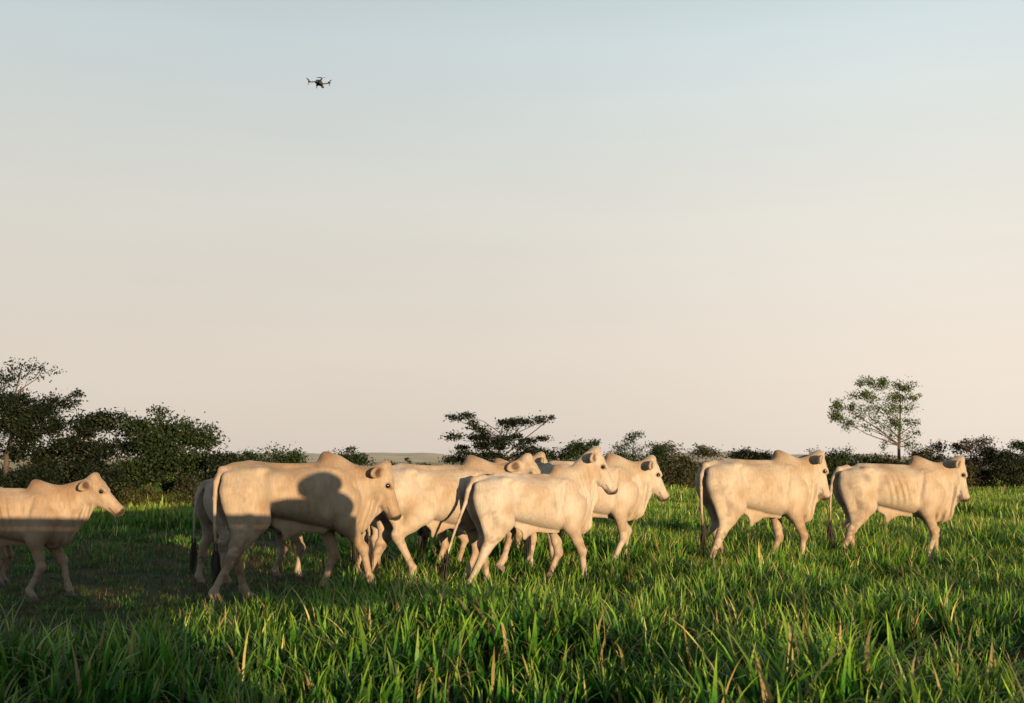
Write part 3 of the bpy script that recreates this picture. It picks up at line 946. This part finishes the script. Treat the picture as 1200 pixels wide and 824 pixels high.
    for toe, tilt in hoofs:
        mb = MB()
        for s in (-1, 1):
            v = []
            for (zz, fr, bk, w) in ((0.0, 0.075, -0.052, 0.046), (0.062, 0.034, -0.046, 0.040)):
                v += [(fr, 0.004 * s, zz), (fr * 0.75, w * s, zz), (bk, w * s, zz), (bk, 0.004 * s, zz)]
            mb.raw(v, [(0, 1, 2, 3), (7, 6, 5, 4), (0, 4, 5, 1), (1, 5, 6, 2), (2, 6, 7, 3), (3, 7, 4, 0)])
        mb.build('hoof', HOOF_M, root, False, (toe[0], toe[1], max(0.0, toe[2] - 0.04)), (0, tilt, 0))
    # black switch of the tail: bundle of hair strands
    mb = MB()
    e, e1 = Vector(tp[5]), Vector(tp[4])
    d = (e - e1).normalized()
    d = (d + Vector((0, 0, -0.7))).normalized()
    for i in range(46):
        o0 = Vector(r.normal(size=3) * 0.008)
        sp_ = Vector(r.normal(size=3) * 0.028)
        ln = r.uniform(0.14, 0.42)
        a0 = e + o0 - d * r.uniform(0.0, 0.10)
        mb.tube([a0, a0 + d * ln * 0.45 + sp_ * 0.7, a0 + d * ln + sp_ * 0.8 + Vector((0, 0, -0.03))], [0.005, 0.006, 0.001], 4, cap=False)
    mb.build('tail_switch', TAILHAIR_M, root, True)
    return root


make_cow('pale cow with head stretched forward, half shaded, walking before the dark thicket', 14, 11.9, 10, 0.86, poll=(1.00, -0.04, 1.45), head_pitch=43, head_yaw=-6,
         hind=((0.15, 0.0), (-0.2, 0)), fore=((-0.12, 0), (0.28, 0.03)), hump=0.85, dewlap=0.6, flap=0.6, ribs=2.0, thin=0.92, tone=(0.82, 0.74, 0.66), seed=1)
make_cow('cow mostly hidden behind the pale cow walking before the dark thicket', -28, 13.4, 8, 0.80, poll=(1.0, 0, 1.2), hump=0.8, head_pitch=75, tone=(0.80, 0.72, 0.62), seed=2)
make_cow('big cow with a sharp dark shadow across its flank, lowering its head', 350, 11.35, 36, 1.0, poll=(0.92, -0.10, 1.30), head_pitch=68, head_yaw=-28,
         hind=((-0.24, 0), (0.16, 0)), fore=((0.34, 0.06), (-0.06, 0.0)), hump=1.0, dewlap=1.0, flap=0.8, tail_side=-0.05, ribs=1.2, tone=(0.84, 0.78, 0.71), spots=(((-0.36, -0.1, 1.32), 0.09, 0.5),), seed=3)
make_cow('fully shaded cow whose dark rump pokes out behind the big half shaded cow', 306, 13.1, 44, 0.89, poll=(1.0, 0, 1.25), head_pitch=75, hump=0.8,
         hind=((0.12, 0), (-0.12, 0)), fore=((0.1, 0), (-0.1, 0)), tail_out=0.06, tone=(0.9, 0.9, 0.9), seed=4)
make_cow('cow turning its face, rear leg bent mid stride, between shadowed cow and raised-head cow', 521, 12.5, 24, 1.0, poll=(0.96, -0.08, 1.40), head_pitch=50, head_yaw=-50,
         hind=((0.26, 0.12), (-0.20, 0)), fore=((0.24, 0.20), (-0.12, 0)), hump=0.95, dewlap=1.0, thin=1.02, tone=(0.98, 0.98, 0.98), seed=5)
make_cow('cow showing only its back and ear behind the cow turning its face', 489, 14.0, 22, 0.9, poll=(0.97, 0, 1.50), head_pitch=60, hump=0.95,
         hind=((0.1, 0), (-0.15, 0)), fore=((0.15, 0.08), (-0.1, 0)), tone=(0.98, 0.95, 0.9), seed=6)
make_cow('creamy white cow seen from behind with raised head and long pale tail', 625, 12.5, 28, 0.93, poll=(0.86, 0.02, 1.60), head_pitch=56, head_yaw=-18,
         hind=((-0.24, 0), (0.10, 0)), fore=((0.20, 0), (-0.16, 0)), hump=0.9, dewlap=0.9, flap=0.7, tail_out=0.05, tail_side=0.05, tail_end=(-1.14, 0.02, 0.40), thin=1.04, ribs=0.4, tone=(1.02, 1.05, 1.10), seed=7)
make_cow('cow showing only ear and poll behind the back of the raised-head cow', 560, 15.0, 28, 0.97, poll=(0.97, 0, 1.47), head_pitch=58, hump=0.9,
         hind=((0.1, 0), (-0.12, 0)), fore=((0.1, 0), (-0.1, 0)), tone=(1, 0.97, 0.92), seed=8)
make_cow('white humped cow looking ahead with its rear hidden by the raised-head cow', 689, 14.2, 24, 0.99, poll=(0.90, 0, 1.36), head_pitch=60, head_yaw=-8,
         hind=((0.1, 0), (-0.12, 0)), fore=((-0.14, 0), (0.16, 0.04)), hump=1.0, dewlap=1.0, ribs=0.6, tone=(1.02, 1.04, 1.07), seed=9)
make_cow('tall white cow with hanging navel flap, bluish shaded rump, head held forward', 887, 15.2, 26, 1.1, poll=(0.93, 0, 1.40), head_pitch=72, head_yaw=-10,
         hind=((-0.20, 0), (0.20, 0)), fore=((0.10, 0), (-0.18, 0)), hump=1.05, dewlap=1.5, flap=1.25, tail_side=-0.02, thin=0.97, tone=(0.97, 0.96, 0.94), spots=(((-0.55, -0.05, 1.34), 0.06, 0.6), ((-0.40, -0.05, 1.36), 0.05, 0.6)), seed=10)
make_cow('white cow leading the herd beneath the slender tree, black tail tip hanging', 1045, 16.4, 8, 1.07, poll=(0.93, 0, 1.40), head_pitch=75, head_yaw=-8,
         hind=((-0.22, 0), (0.12, 0)), fore=((-0.06, 0), (0.20, 0.03)), hump=1.0, dewlap=1.5, flap=0.9, tail_out=0.08, thin=0.95, ribs=1.8, tone=(0.95, 0.93, 0.90), spots=(((-0.52, -0.2, 1.17), 0.05, 0.8), ((-0.5, 0, 1.36), 0.06, 0.5)), seed=11)


# ------------------------------------------------------------------ quadcopter
def build_drone():
    body_m = simple_mat('drone_dark_plastic', (0.022, 0.023, 0.025), 0.45, var=0.1)
    prop_m = simple_mat('drone_propeller', (0.03, 0.03, 0.03), 0.35, var=0.1)
    glass_m = simple_mat('drone_lens', (0.01, 0.01, 0.012), 0.08, var=0.0)
    p = at(374, 97, 18.0)
    root = bpy.data.objects.new('quadcopter_drone', None)
    root.location = p
    root.rotation_euler = (0, R(5), R(62))
    root.scale = (0.86,) * 3
    C.objects.link(root)
    tag(root, 'small dark quadcopter drone hovering in the open sky', 'drone')
    mb = MB()
    mb.box((0, 0, 0.0), (0.20, 0.085, 0.06), bev=0.025, taper=0.8)
    mb.box((0.01, 0, 0.037), (0.14, 0.06, 0.02), bev=0.02, taper=0.7)
    mb.build('body', body_m, root)
    g = MB(); g.box((0.10, 0, -0.035), (0.04, 0.045, 0.035), bev=0.01); g.ball((0.118, 0, -0.042), (0.022, 0.022, 0.022), 10, 8)
    gim = g.build('camera_gimbal', body_m, root)
    ln = MB(); ln.tube([(0.136, 0, -0.042), (0.147, 0, -0.042)], 0.013, 12); ln.build('lens', glass_m, gim)
    for sx, ax in ((1, 0.125), (-1, -0.125)):
        for sy in (-1, 1):
            m = MB()
            end = (ax * 1.0, sy * 0.155, 0.012 if sx > 0 else -0.012)
            m.tube([(ax * 0.55, sy * 0.03, 0.0), (ax * 0.85, sy * 0.09, end[2]), end], [0.014, 0.011, 0.012], 8)
            arm = m.build('arm', body_m, root)
            lg = MB(); lg.tube([(end[0], end[1], end[2]), (end[0] * 1.02, end[1] * 1.01, end[2] - 0.055)], [0.009, 0.006], 6)
            lg.build('landing_leg', body_m, arm)
            mo = MB(); mo.tube([(end[0], end[1], end[2] + 0.005), (end[0], end[1], end[2] + 0.035)], [0.017, 0.016], 12)
            mo.build('motor', body_m, root)
            pr = MB()
            a = random.uniform(0, math.pi)
            for q in (0, math.pi):
                c_, s_ = math.cos(a + q), math.sin(a + q)
                pts = [(0.0, 0.006), (0.03, 0.013), (0.07, 0.010), (0.105, 0.004)]
                v = []
                for (rr, w) in pts:
                    for (ww, zz) in ((w, 0.003), (-w, -0.002), (-w, -0.004), (w, 0.001)):
                        v.append((c_ * rr - s_ * ww, s_ * rr + c_ * ww, zz))
                fs = []
                for i in range(3):
                    for k in range(4):
                        k2 = (k + 1) % 4
                        fs.append((i * 4 + k, i * 4 + k2, i * 4 + 4 + k2, i * 4 + 4 + k))
                fs.append((12, 13, 14, 15))
                pr.raw(v, fs)
            pr.build('propeller', prop_m, root, False, (end[0], end[1], end[2] + 0.040))


build_drone()


# ------------------------------------------------------------------ truck behind the viewpoint (its shadow falls on the herd)
def build_truck():
    paint = simple_mat('truck_paint_white', (0.55, 0.55, 0.53), 0.35, var=0.06, scale=3)
    wood = simple_mat('truck_board_wood', (0.17, 0.11, 0.06), 0.8, var=0.3, scale=8, bump=0.3)
    iron = simple_mat('truck_chassis_black', (0.03, 0.03, 0.03), 0.6)
    rubber = simple_mat('tyre_rubber', (0.02, 0.02, 0.02), 0.85)
    glass = simple_mat('truck_glass', (0.02, 0.025, 0.03), 0.05)
    lamp = simple_mat('lamp_lens', (0.5, 0.08, 0.04), 0.2)
    X0, YC = TRUCK_X0, TRUCK_Y
    root = bpy.data.objects.new('flatbed_truck', None)
    root.location = (X0, YC, float(ground_z(X0 + 3, YC)))
    C.objects.link(root)
    tag(root, 'white flatbed truck with wooden sideboards whose shadow falls on the cattle', 'truck')
    L = TRUCK_BED
    DK, TP = TRUCK_DECK, TRUCK_TOP
    m = MB()
    for y in (-0.4, 0.4):
        m.box((L / 2 - 0.6, y, DK - 0.12), (L + 1.6, 0.08, 0.10))
    m.build('chassis', iron, root)
    m = MB(); m.box((L / 2, 0, DK - 0.03), (L, 2.1, 0.07)); m.build('deck', wood, root)
    n = 4
    hb = (TP - DK - 0.01) / n
    for y in (-1.05, 1.05):
        for i in range(n):
            m = MB(); m.box((L / 2, y, DK + 0.006 + hb * (i + 0.5)), (L, 0.04, hb - 0.006)); m.build('sideboard', wood, root)
        for i in range(4):
            m = MB(); m.box((0.1 + (L - 0.2) * i / 3, y + (0.035 if y > 0 else -0.035), (DK + TP) / 2), (0.07, 0.03, TP - DK)); m.build('stake', iron, root)
    m = MB(); m.box((L - 0.02, 0, (DK + TP) / 2), (0.04, 2.0, TP - DK)); m.build('tailboard', wood, root)
    m = MB(); m.box((0.02, 0, (DK + TP) / 2 + 0.1), (0.05, 2.0, TP - DK + 0.2)); m.build('headboard', iron, root)
    # cab, facing away to the left
    m = MB()
    prof = [(-0.12, DK - 0.15), (-0.12, TP + 0.25), (-1.15, TP + 0.25), (-1.55, TP - 0.35), (-2.1, TP - 0.5), (-2.2, DK - 0.6), (-1.95, DK - 0.9), (-0.3, DK - 0.9)]
    k = len(prof)
    v = [(x, -0.92, z) for x, z in prof] + [(x, 0.92, z) for x, z in prof]
    m.raw(v, [tuple(range(k)), tuple(range(2 * k - 1, k - 1, -1))] + [(i, i + k, (i + 1) % k + k, (i + 1) % k) for i in range(k)])
    cab = m.build('cab', paint, root)
    for y in (-0.93, 0.93):
        m = MB(); m.raw([(-0.3, y, TP - 0.28), (-0.3, y, TP + 0.15), (-1.1, y, TP + 0.15), (-1.4, y, TP - 0.28)], [(0, 1, 2, 3)]); m.build('side_window', glass, cab)
        m = MB(); m.box((-2.15, y * 0.8, TP - 0.75), (0.06, 0.2, 0.16), bev=0.02); m.build('headlight', glass, cab)
        m = MB(); m.box((L + 0.02, y * 0.9, DK - 0.12), (0.05, 0.22, 0.1), bev=0.01); m.build('tail_light', lamp, root)
    for x in (-1.3, L * 0.72):
        for y in (-0.82, 0.82):
            w = MB(); w.tube([(x, y - 0.11, 0.36), (x, y - 0.09, 0.36), (x, y + 0.09, 0.36), (x, y + 0.11, 0.36)], [0.33, 0.38, 0.38, 0.33], 28)
            wh = w.build('wheel', rubber, root, True)
            w = MB(); w.tube([(x, y - 0.115, 0.36), (x, y + 0.115, 0.36)], 0.19, 20); w.build('rim', paint, wh)
    m = MB(); m.box((0.62, 0.72, 0.79), (1.65, 0.5, 1.12), bev=0.04); m.build('shadow_box', iron, root)  # unseen box added below the bed to darken the near left grass
    m = MB(); m.box((0.40, -0.72, 0.66), (1.15, 0.5, 0.60), bev=0.04); m.build('fuel_tank', iron, root)
    # unseen crate added at the tail of the bed to shape the flank shadow
    crate_m = simple_mat('crate_wood', (0.30, 0.21, 0.12), 0.85, scale=12)
    for i, (x, z, w, h, a) in enumerate(((L - 0.42, DK + 0.33, 0.56, 0.62, 0.2),)):
        cr = bpy.data.objects.new('shadow_crate', None)
        cr.location = (X0 + x, YC + 0.6, root.location.z + z)
        cr.rotation_euler = (0, 0, a)
        C.objects.link(cr)
        tag(cr, 'unseen crate added at the tail of the flatbed truck to shape its shadow', 'crate')
        for sx in (-1, 1):
            for sy in (-1, 1):
                m = MB(); m.box((sx * (w / 2 - 0.03), sy * 0.22, 0.0), (0.05, 0.05, h)); m.build('corner_post', crate_m, cr)
        for q in range(4):
            zz = -h / 2 + h * (q + 0.5) / 4
            for sy in (-1, 1):
                m = MB(); m.box((0, sy * 0.255, zz), (w, 0.018, h / 4 - 0.008)); m.build('slat', crate_m, cr)
            for sx in (-1, 1):
                m = MB(); m.box((sx * (w / 2 + 0.006), 0, zz), (0.018, 0.47, h / 4 - 0.008)); m.build('slat', crate_m, cr)
        m = MB(); m.box((0, 0, -h / 2 + 0.02), (w - 0.12, 0.38, 0.02)); m.build('bottom_board', crate_m, cr)
        m = MB(); m.box((0, 0, h / 2 + 0.012), (w + 0.02, 0.53, 0.02)); m.build('lid', crate_m, cr)
    # unseen feed sacks added on and beside the crate to round that shadow
    sack_m = simple_mat('feed_sack_cloth', (0.40, 0.36, 0.27), 0.9, scale=20, bump=0.4)
    heap = ((L - 0.30, 0.82, DK + 0.22, 0.26, 0.30, 0.20, 'lowest unseen feed sack added beside the crate to shape the truck shadow'),
            (L - 0.22, 0.80, DK + 0.56, 0.24, 0.30, 0.17, 'middle unseen feed sack added beside the crate to shape the truck shadow'),
            (L - 0.30, 0.68, DK + 0.80, 0.24, 0.30, 0.14, 'topmost unseen feed sack added on the crate to shape the truck shadow'))
    for (x, y, z, rx, ry, rz, lab) in heap:
        m = MB(); m.ball((0, 0, 0), (rx, ry, rz), 18, 12)
        m.v = [(v[0] * (1 + 0.10 * math.sin(9 * v[1] + 14 * v[2])), v[1] * (1 + 0.06 * math.sin(11 * v[0])), v[2] * (1 + 0.12 * math.sin(8 * v[0] + 5 * v[1]))) for v in m.v]
        m.tube([(rx * 0.85, 0, rz * 0.2), (rx * 1.08, 0, rz * 0.45)], [0.05, 0.02], 8)
        o = m.build('shadow_sack', sack_m, None, True, (X0 + x, YC + y, root.location.z + z), (0, random.uniform(-0.2, 0.2), random.uniform(-0.4, 0.4)))
        tag(o, lab, 'sack', 'feed sacks added for the truck shadow')


TRUCK_X0, TRUCK_Y, TRUCK_BED, TRUCK_DECK, TRUCK_TOP = 1.60, -2.0, 4.0, 1.46, 1.94
build_truck()


# ------------------------------------------------------------------ grass
def grass_material(name, c_root, c_mid, c_tip, dry):
    m, n, l, out = new_mat(name)
    d = n.new('ShaderNodeBsdfPrincipled'); set_in(d, 'Roughness', 0.42); set_in(d, 'Specular IOR Level', 0.35)
    t = n.new('ShaderNodeBsdfTranslucent')
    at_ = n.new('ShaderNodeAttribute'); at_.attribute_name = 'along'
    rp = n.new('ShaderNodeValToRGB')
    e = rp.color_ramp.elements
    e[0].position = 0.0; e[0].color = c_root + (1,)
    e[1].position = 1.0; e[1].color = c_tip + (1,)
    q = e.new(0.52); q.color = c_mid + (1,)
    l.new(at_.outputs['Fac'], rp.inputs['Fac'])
    ob = n.new('ShaderNodeAttribute'); ob.attribute_name = 'hue'
    rd = n.new('ShaderNodeValToRGB')
    rd.color_ramp.elements[0].position = 0.87; rd.color_ramp.elements[0].color = (0, 0, 0, 1)
    rd.color_ramp.elements[1].position = 0.97; rd.color_ramp.elements[1].color = (1, 1, 1, 1)
    l.new(ob.outputs['Fac'], rd.inputs['Fac'])
    mx = n.new('ShaderNodeMix'); mx.data_type = 'RGBA'
    l.new(rd.outputs[0], mx.inputs['Factor']); l.new(rp.outputs[0], mx.inputs['A']); mx.inputs['B'].default_value = dry + (1,)
    vb = n.new('ShaderNodeMath'); vb.operation = 'MULTIPLY'; vb.inputs[1].default_value = 7.31
    l.new(ob.outputs['Fac'], vb.inputs[0])
    vf = n.new('ShaderNodeMath'); vf.operation = 'FRACT'; l.new(vb.outputs[0], vf.inputs[0])
    vr = n.new('ShaderNodeMapRange'); vr.inputs['To Min'].default_value = 0.5; vr.inputs['To Max'].default_value = 1.45
    l.new(vf.outputs[0], vr.inputs['Value'])
    mv = n.new('ShaderNodeMix'); mv.data_type = 'RGBA'; mv.blend_type = 'MULTIPLY'; mv.inputs['Factor'].default_value = 1
    l.new(mx.outputs['Result'], mv.inputs['A']); l.new(vr.outputs[0], mv.inputs['B'])
    mx = mv
    oi = n.new('ShaderNodeObjectInfo')
    mr = n.new('ShaderNodeMapRange'); mr.inputs['To Min'].default_value = 0.72; mr.inputs['To Max'].default_value = 1.25
    l.new(oi.outputs['Random'], mr.inputs['Value'])
    mm = n.new('ShaderNodeMix'); mm.data_type = 'RGBA'; mm.blend_type = 'MULTIPLY'; mm.inputs['Factor'].default_value = 1
    l.new(mx.outputs['Result'], mm.inputs['A']); l.new(mr.outputs[0], mm.inputs['B'])
    l.new(mm.outputs['Result'], d.inputs['Base Color']); l.new(mm.outputs['Result'], t.inputs['Color'])
    ms = n.new('ShaderNodeMixShader'); ms.inputs[0].default_value = 0.35
    l.new(d.outputs[0], ms.inputs[1]); l.new(t.outputs[0], ms.inputs[2])
    l.new(ms.outputs[0], out.inputs['Surface'])
    return m


GRASS_M = grass_material('grass_blade', (0.007, 0.038, 0.007), (0.032, 0.140, 0.014), (0.225, 0.360, 0.046), (0.42, 0.36, 0.15))  # sunlit tips and shaded roots are put into the blade colour
DRY_M = grass_material('grass_thatch', (0.04, 0.035, 0.015), (0.08, 0.075, 0.025), (0.16, 0.13, 0.05), (0.24, 0.17, 0.08))


def tuft(name, n_blades, spread, h_lo, h_hi, w, lean, segs, mat, r):
    V, Fs, AL, HU = [], [], [], []
    for i in range(n_blades):
        ang = r.uniform(0, 2 * math.pi)
        rad = spread * math.sqrt(r.uniform(0, 1))
        bx, by = rad * math.cos(ang), rad * math.sin(ang)
        dirn = ang + r.normal() * 0.9
        h = r.uniform(h_lo, h_hi)
        ln = lean * r.uniform(0.15, 1.0) ** 1.2
        droop = r.uniform(0, 1) ** 1.3 * 1.7
        wd = w * r.uniform(0.6, 1.35)
        tw = r.uniform(-0.8, 0.8)
        hu = r.uniform()
        x, y, z, th = bx, by, -0.02, ln * 0.4
        st = h / segs
        b = len(V)
        for s in range(segs + 1):
            t = s / segs
            wloc = wd * (0.55 + 0.9 * t if t < 0.45 else (1.0 - t) / 0.55 * 0.955 + 0.0) * 0.5
            sd = dirn + math.pi / 2 + tw * t
            V.append((x + math.cos(sd) * wloc, y + math.sin(sd) * wloc, z))
            if s < segs:
                V.append((x - math.cos(sd) * wloc, y - math.sin(sd) * wloc, z))
            x += math.sin(th) * st * math.cos(dirn); y += math.sin(th) * st * math.sin(dirn); z += math.cos(th) * st
            th += (ln * 0.9 + droop * t * 1.6) / segs
        for s in range(segs - 1):
            a = b + 2 * s
            Fs.append((a, a + 1, a + 3, a + 2))
        a = b + 2 * (segs - 1)
        Fs.append((a, a + 1, a + 2))
        cnt = 2 * segs + 1
        AL += [min(1.0, (k // 2) / segs * min(1.0, h / h_hi + 0.15)) for k in range(cnt)]
        HU += [hu] * cnt
    me = bpy.data.meshes.new(name)
    me.from_pydata(V, [], Fs)
    me.materials.append(mat)
    me.polygons.foreach_set('use_smooth', np.ones(len(me.polygons), bool))
    for nm, dat in (('along', AL), ('hue', HU)):
        a = me.attributes.new(nm, 'FLOAT', 'POINT')
        a.data.foreach_set('value', np.array(dat, np.float32))
    return me


def scatter(name, label, cat, meshes, pts, scl, idx):
    col = bpy.data.collections.new(name + '_kinds')
    for k, me in enumerate(meshes):
        col.objects.link(bpy.data.objects.new('tuft_kind_%02d' % k, me))
    me = bpy.data.meshes.new(name)
    me.vertices.add(len(pts))
    me.vertices.foreach_set('co', pts.astype(np.float32).ravel())
    rot = np.stack([rng.normal(size=len(pts)) * 0.10, rng.normal(size=len(pts)) * 0.10, rng.uniform(0, 6.283, len(pts))], 1)
    a = me.attributes.new('t_rot', 'FLOAT_VECTOR', 'POINT'); a.data.foreach_set('vector', rot.astype(np.float32).ravel())
    a = me.attributes.new('t_scl', 'FLOAT_VECTOR', 'POINT'); a.data.foreach_set('vector', scl.astype(np.float32).ravel())
    a = me.attributes.new('t_idx', 'INT', 'POINT'); a.data.foreach_set('value', idx.astype(np.int32))
    o = link(name, me)
    tag(o, label, cat, kind='stuff')
    ng = bpy.data.node_groups.new(name + '_scatter', 'GeometryNodeTree')
    ng.interface.new_socket('Geometry', in_out='INPUT', socket_type='NodeSocketGeometry')
    ng.interface.new_socket('Geometry', in_out='OUTPUT', socket_type='NodeSocketGeometry')
    N, L_ = ng.nodes, ng.links
    gi, go = N.new('NodeGroupInput'), N.new('NodeGroupOutput')
    iop = N.new('GeometryNodeInstanceOnPoints')
    ci = N.new('GeometryNodeCollectionInfo')
    ci.inputs['Collection'].default_value = col
    ci.inputs['Separate Children'].default_value = True
    ci.inputs['Reset Children'].default_value = True
    def named(nm, ty):
        q = N.new('GeometryNodeInputNamedAttribute'); q.data_type = ty; q.inputs['Name'].default_value = nm
        return q.outputs[0]
    L_.new(gi.outputs[0], iop.inputs['Points'])
    L_.new(ci.outputs[0], iop.inputs['Instance'])
    iop.inputs['Pick Instance'].default_value = True
    L_.new(named('t_idx', 'INT'), iop.inputs['Instance Index'])
    L_.new(named('t_rot', 'FLOAT_VECTOR'), iop.inputs['Rotation'])
    L_.new(named('t_scl', 'FLOAT_VECTOR'), iop.inputs['Scale'])
    L_.new(iop.outputs[0], go.inputs[0])
    md = o.modifiers.new('scatter', 'NODES')
    md.node_group = ng
    return o


def band(y0, y1, dens, half=0.60, pad=2.5):
    """Random ground points in the strip y0..y1, a little wider than the view."""
    ym = y1
    w = half * ym + pad
    n = int(dens * 2 * w * (y1 - y0))
    x = rng.uniform(-w, w, n); y = rng.uniform(y0, y1, n)
    k = np.abs(x) < half * y + pad
    return x[k], y[k]


r_ = np.random.default_rng(3)
near_t = [tuft('near_tuft', 40, 0.19, 0.10, 0.40, 0.026, 1.25, 5, GRASS_M, r_) for _ in range(6)]
tall_t = [tuft('tall_tuft', 28, 0.15, 0.22, 0.50, 0.026, 1.15, 6, GRASS_M, r_) for _ in range(4)]
short_t = [tuft('short_tuft', 44, 0.20, 0.05, 0.22, 0.012, 0.9, 4, GRASS_M, r_) for _ in range(3)]
thatch_t = [tuft('thatch_tuft', 40, 0.22, 0.06, 0.22, 0.008, 1.5, 4, DRY_M, r_) for _ in range(3)]
far_t = [tuft('far_tuft', 70, 0.42, 0.10, 0.38, 0.028, 0.8, 3, GRASS_M, r_) for _ in range(4)]
stalk_t = []
for _ in range(3):
    me_ = tuft('stalk_tuft', 7, 0.10, 0.40, 0.72, 0.006, 0.55, 6, DRY_M, r_)
    stalk_t.append(me_)
flop_t = [tuft('flopped_tuft', 26, 0.16, 0.25, 0.50, 0.022, 1.9, 6, GRASS_M, r_) for _ in range(3)]
kinds = near_t + tall_t + short_t + thatch_t + far_t + stalk_t + flop_t
XS, YS, SC, ID = [], [], [], []
for (y0, y1, dens) in ((3.3, 9, 17), (9, 19, 21), (19, 34, 9), (34, 62, 4), (62, 90, 1.2)):
    x, y = band(y0, y1, dens)
    far = y0 >= 19
    n1 = value_noise(x, y, 1.6, 1); n2 = value_noise(x, y, 0.7, 2); n3 = value_noise(x, y, 5.0, 3)
    # trampled ground on the left, where the herd has come from
    tramp = np.clip((-x * 0.55 - 0.55 - np.abs(y - 13.5) * 0.16 + (n1 - 0.5) * 1.1), 0, 1)
    tramp = np.where((y > 7.5) & (y < 24), tramp, 0)
    tramp = np.maximum(tramp, np.clip(-x * 0.5 - 0.8 - np.abs(y - 9.5) * 0.5 + (n1 - 0.5) * 0.9, 0, 0.5))
    herd = np.clip(1 - np.abs(y - 12.3) / 2.2, 0, 1) * (x < 1.8) * 0.55
    hgt = 0.46 + 0.95 * n1 ** 1.5 * (0.3 + n2) + 0.22 * n3
    hgt = np.where(y > 10.5, (0.34 + 0.46 * hgt) * np.where(y > 14.5, 1.5, 1.0), hgt)
    hgt = hgt * (1 - 0.36 * np.maximum(tramp, herd))
    if far:
        idx = 16 + rng.integers(0, 4, len(x)); s = hgt * rng.uniform(0.7, 1.1, len(x))
        dry = (tramp > 0.45) & (rng.uniform(size=len(x)) < 0.7)
        idx = np.where(dry, 13 + rng.integers(0, 3, len(x)), idx)
    else:
        u = rng.uniform(size=len(x))
        idx = np.where(u < 0.78, rng.integers(0, 6, len(x)), 6 + rng.integers(0, 4, len(x)))
        idx = np.where((n1 < 0.30) & (u < 0.25), 10 + rng.integers(0, 3, len(x)), idx)
        idx = np.where((tramp > 0.3) & (u < 0.6), 10 + rng.integers(0, 3, len(x)), idx)
        idx = np.where((tramp > 0.35) & (u > 0.45), 13 + rng.integers(0, 3, len(x)), idx)
        v_ = rng.uniform(size=len(x))
        idx = np.where((v_ < 0.22) & (tramp < 0.3), 23 + rng.integers(0, 3, len(x)), idx)
        idx = np.where(v_ > 0.975, 20 + rng.integers(0, 3, len(x)), idx)
        s = hgt * rng.uniform(0.8, 1.15, len(x))
    XS.append(x); YS.append(y); ID.append(idx)
    SC.append(np.stack([np.maximum(s, 0.65), np.maximum(s, 0.65), s], 1))
X, Y = np.concatenate(XS), np.concatenate(YS)
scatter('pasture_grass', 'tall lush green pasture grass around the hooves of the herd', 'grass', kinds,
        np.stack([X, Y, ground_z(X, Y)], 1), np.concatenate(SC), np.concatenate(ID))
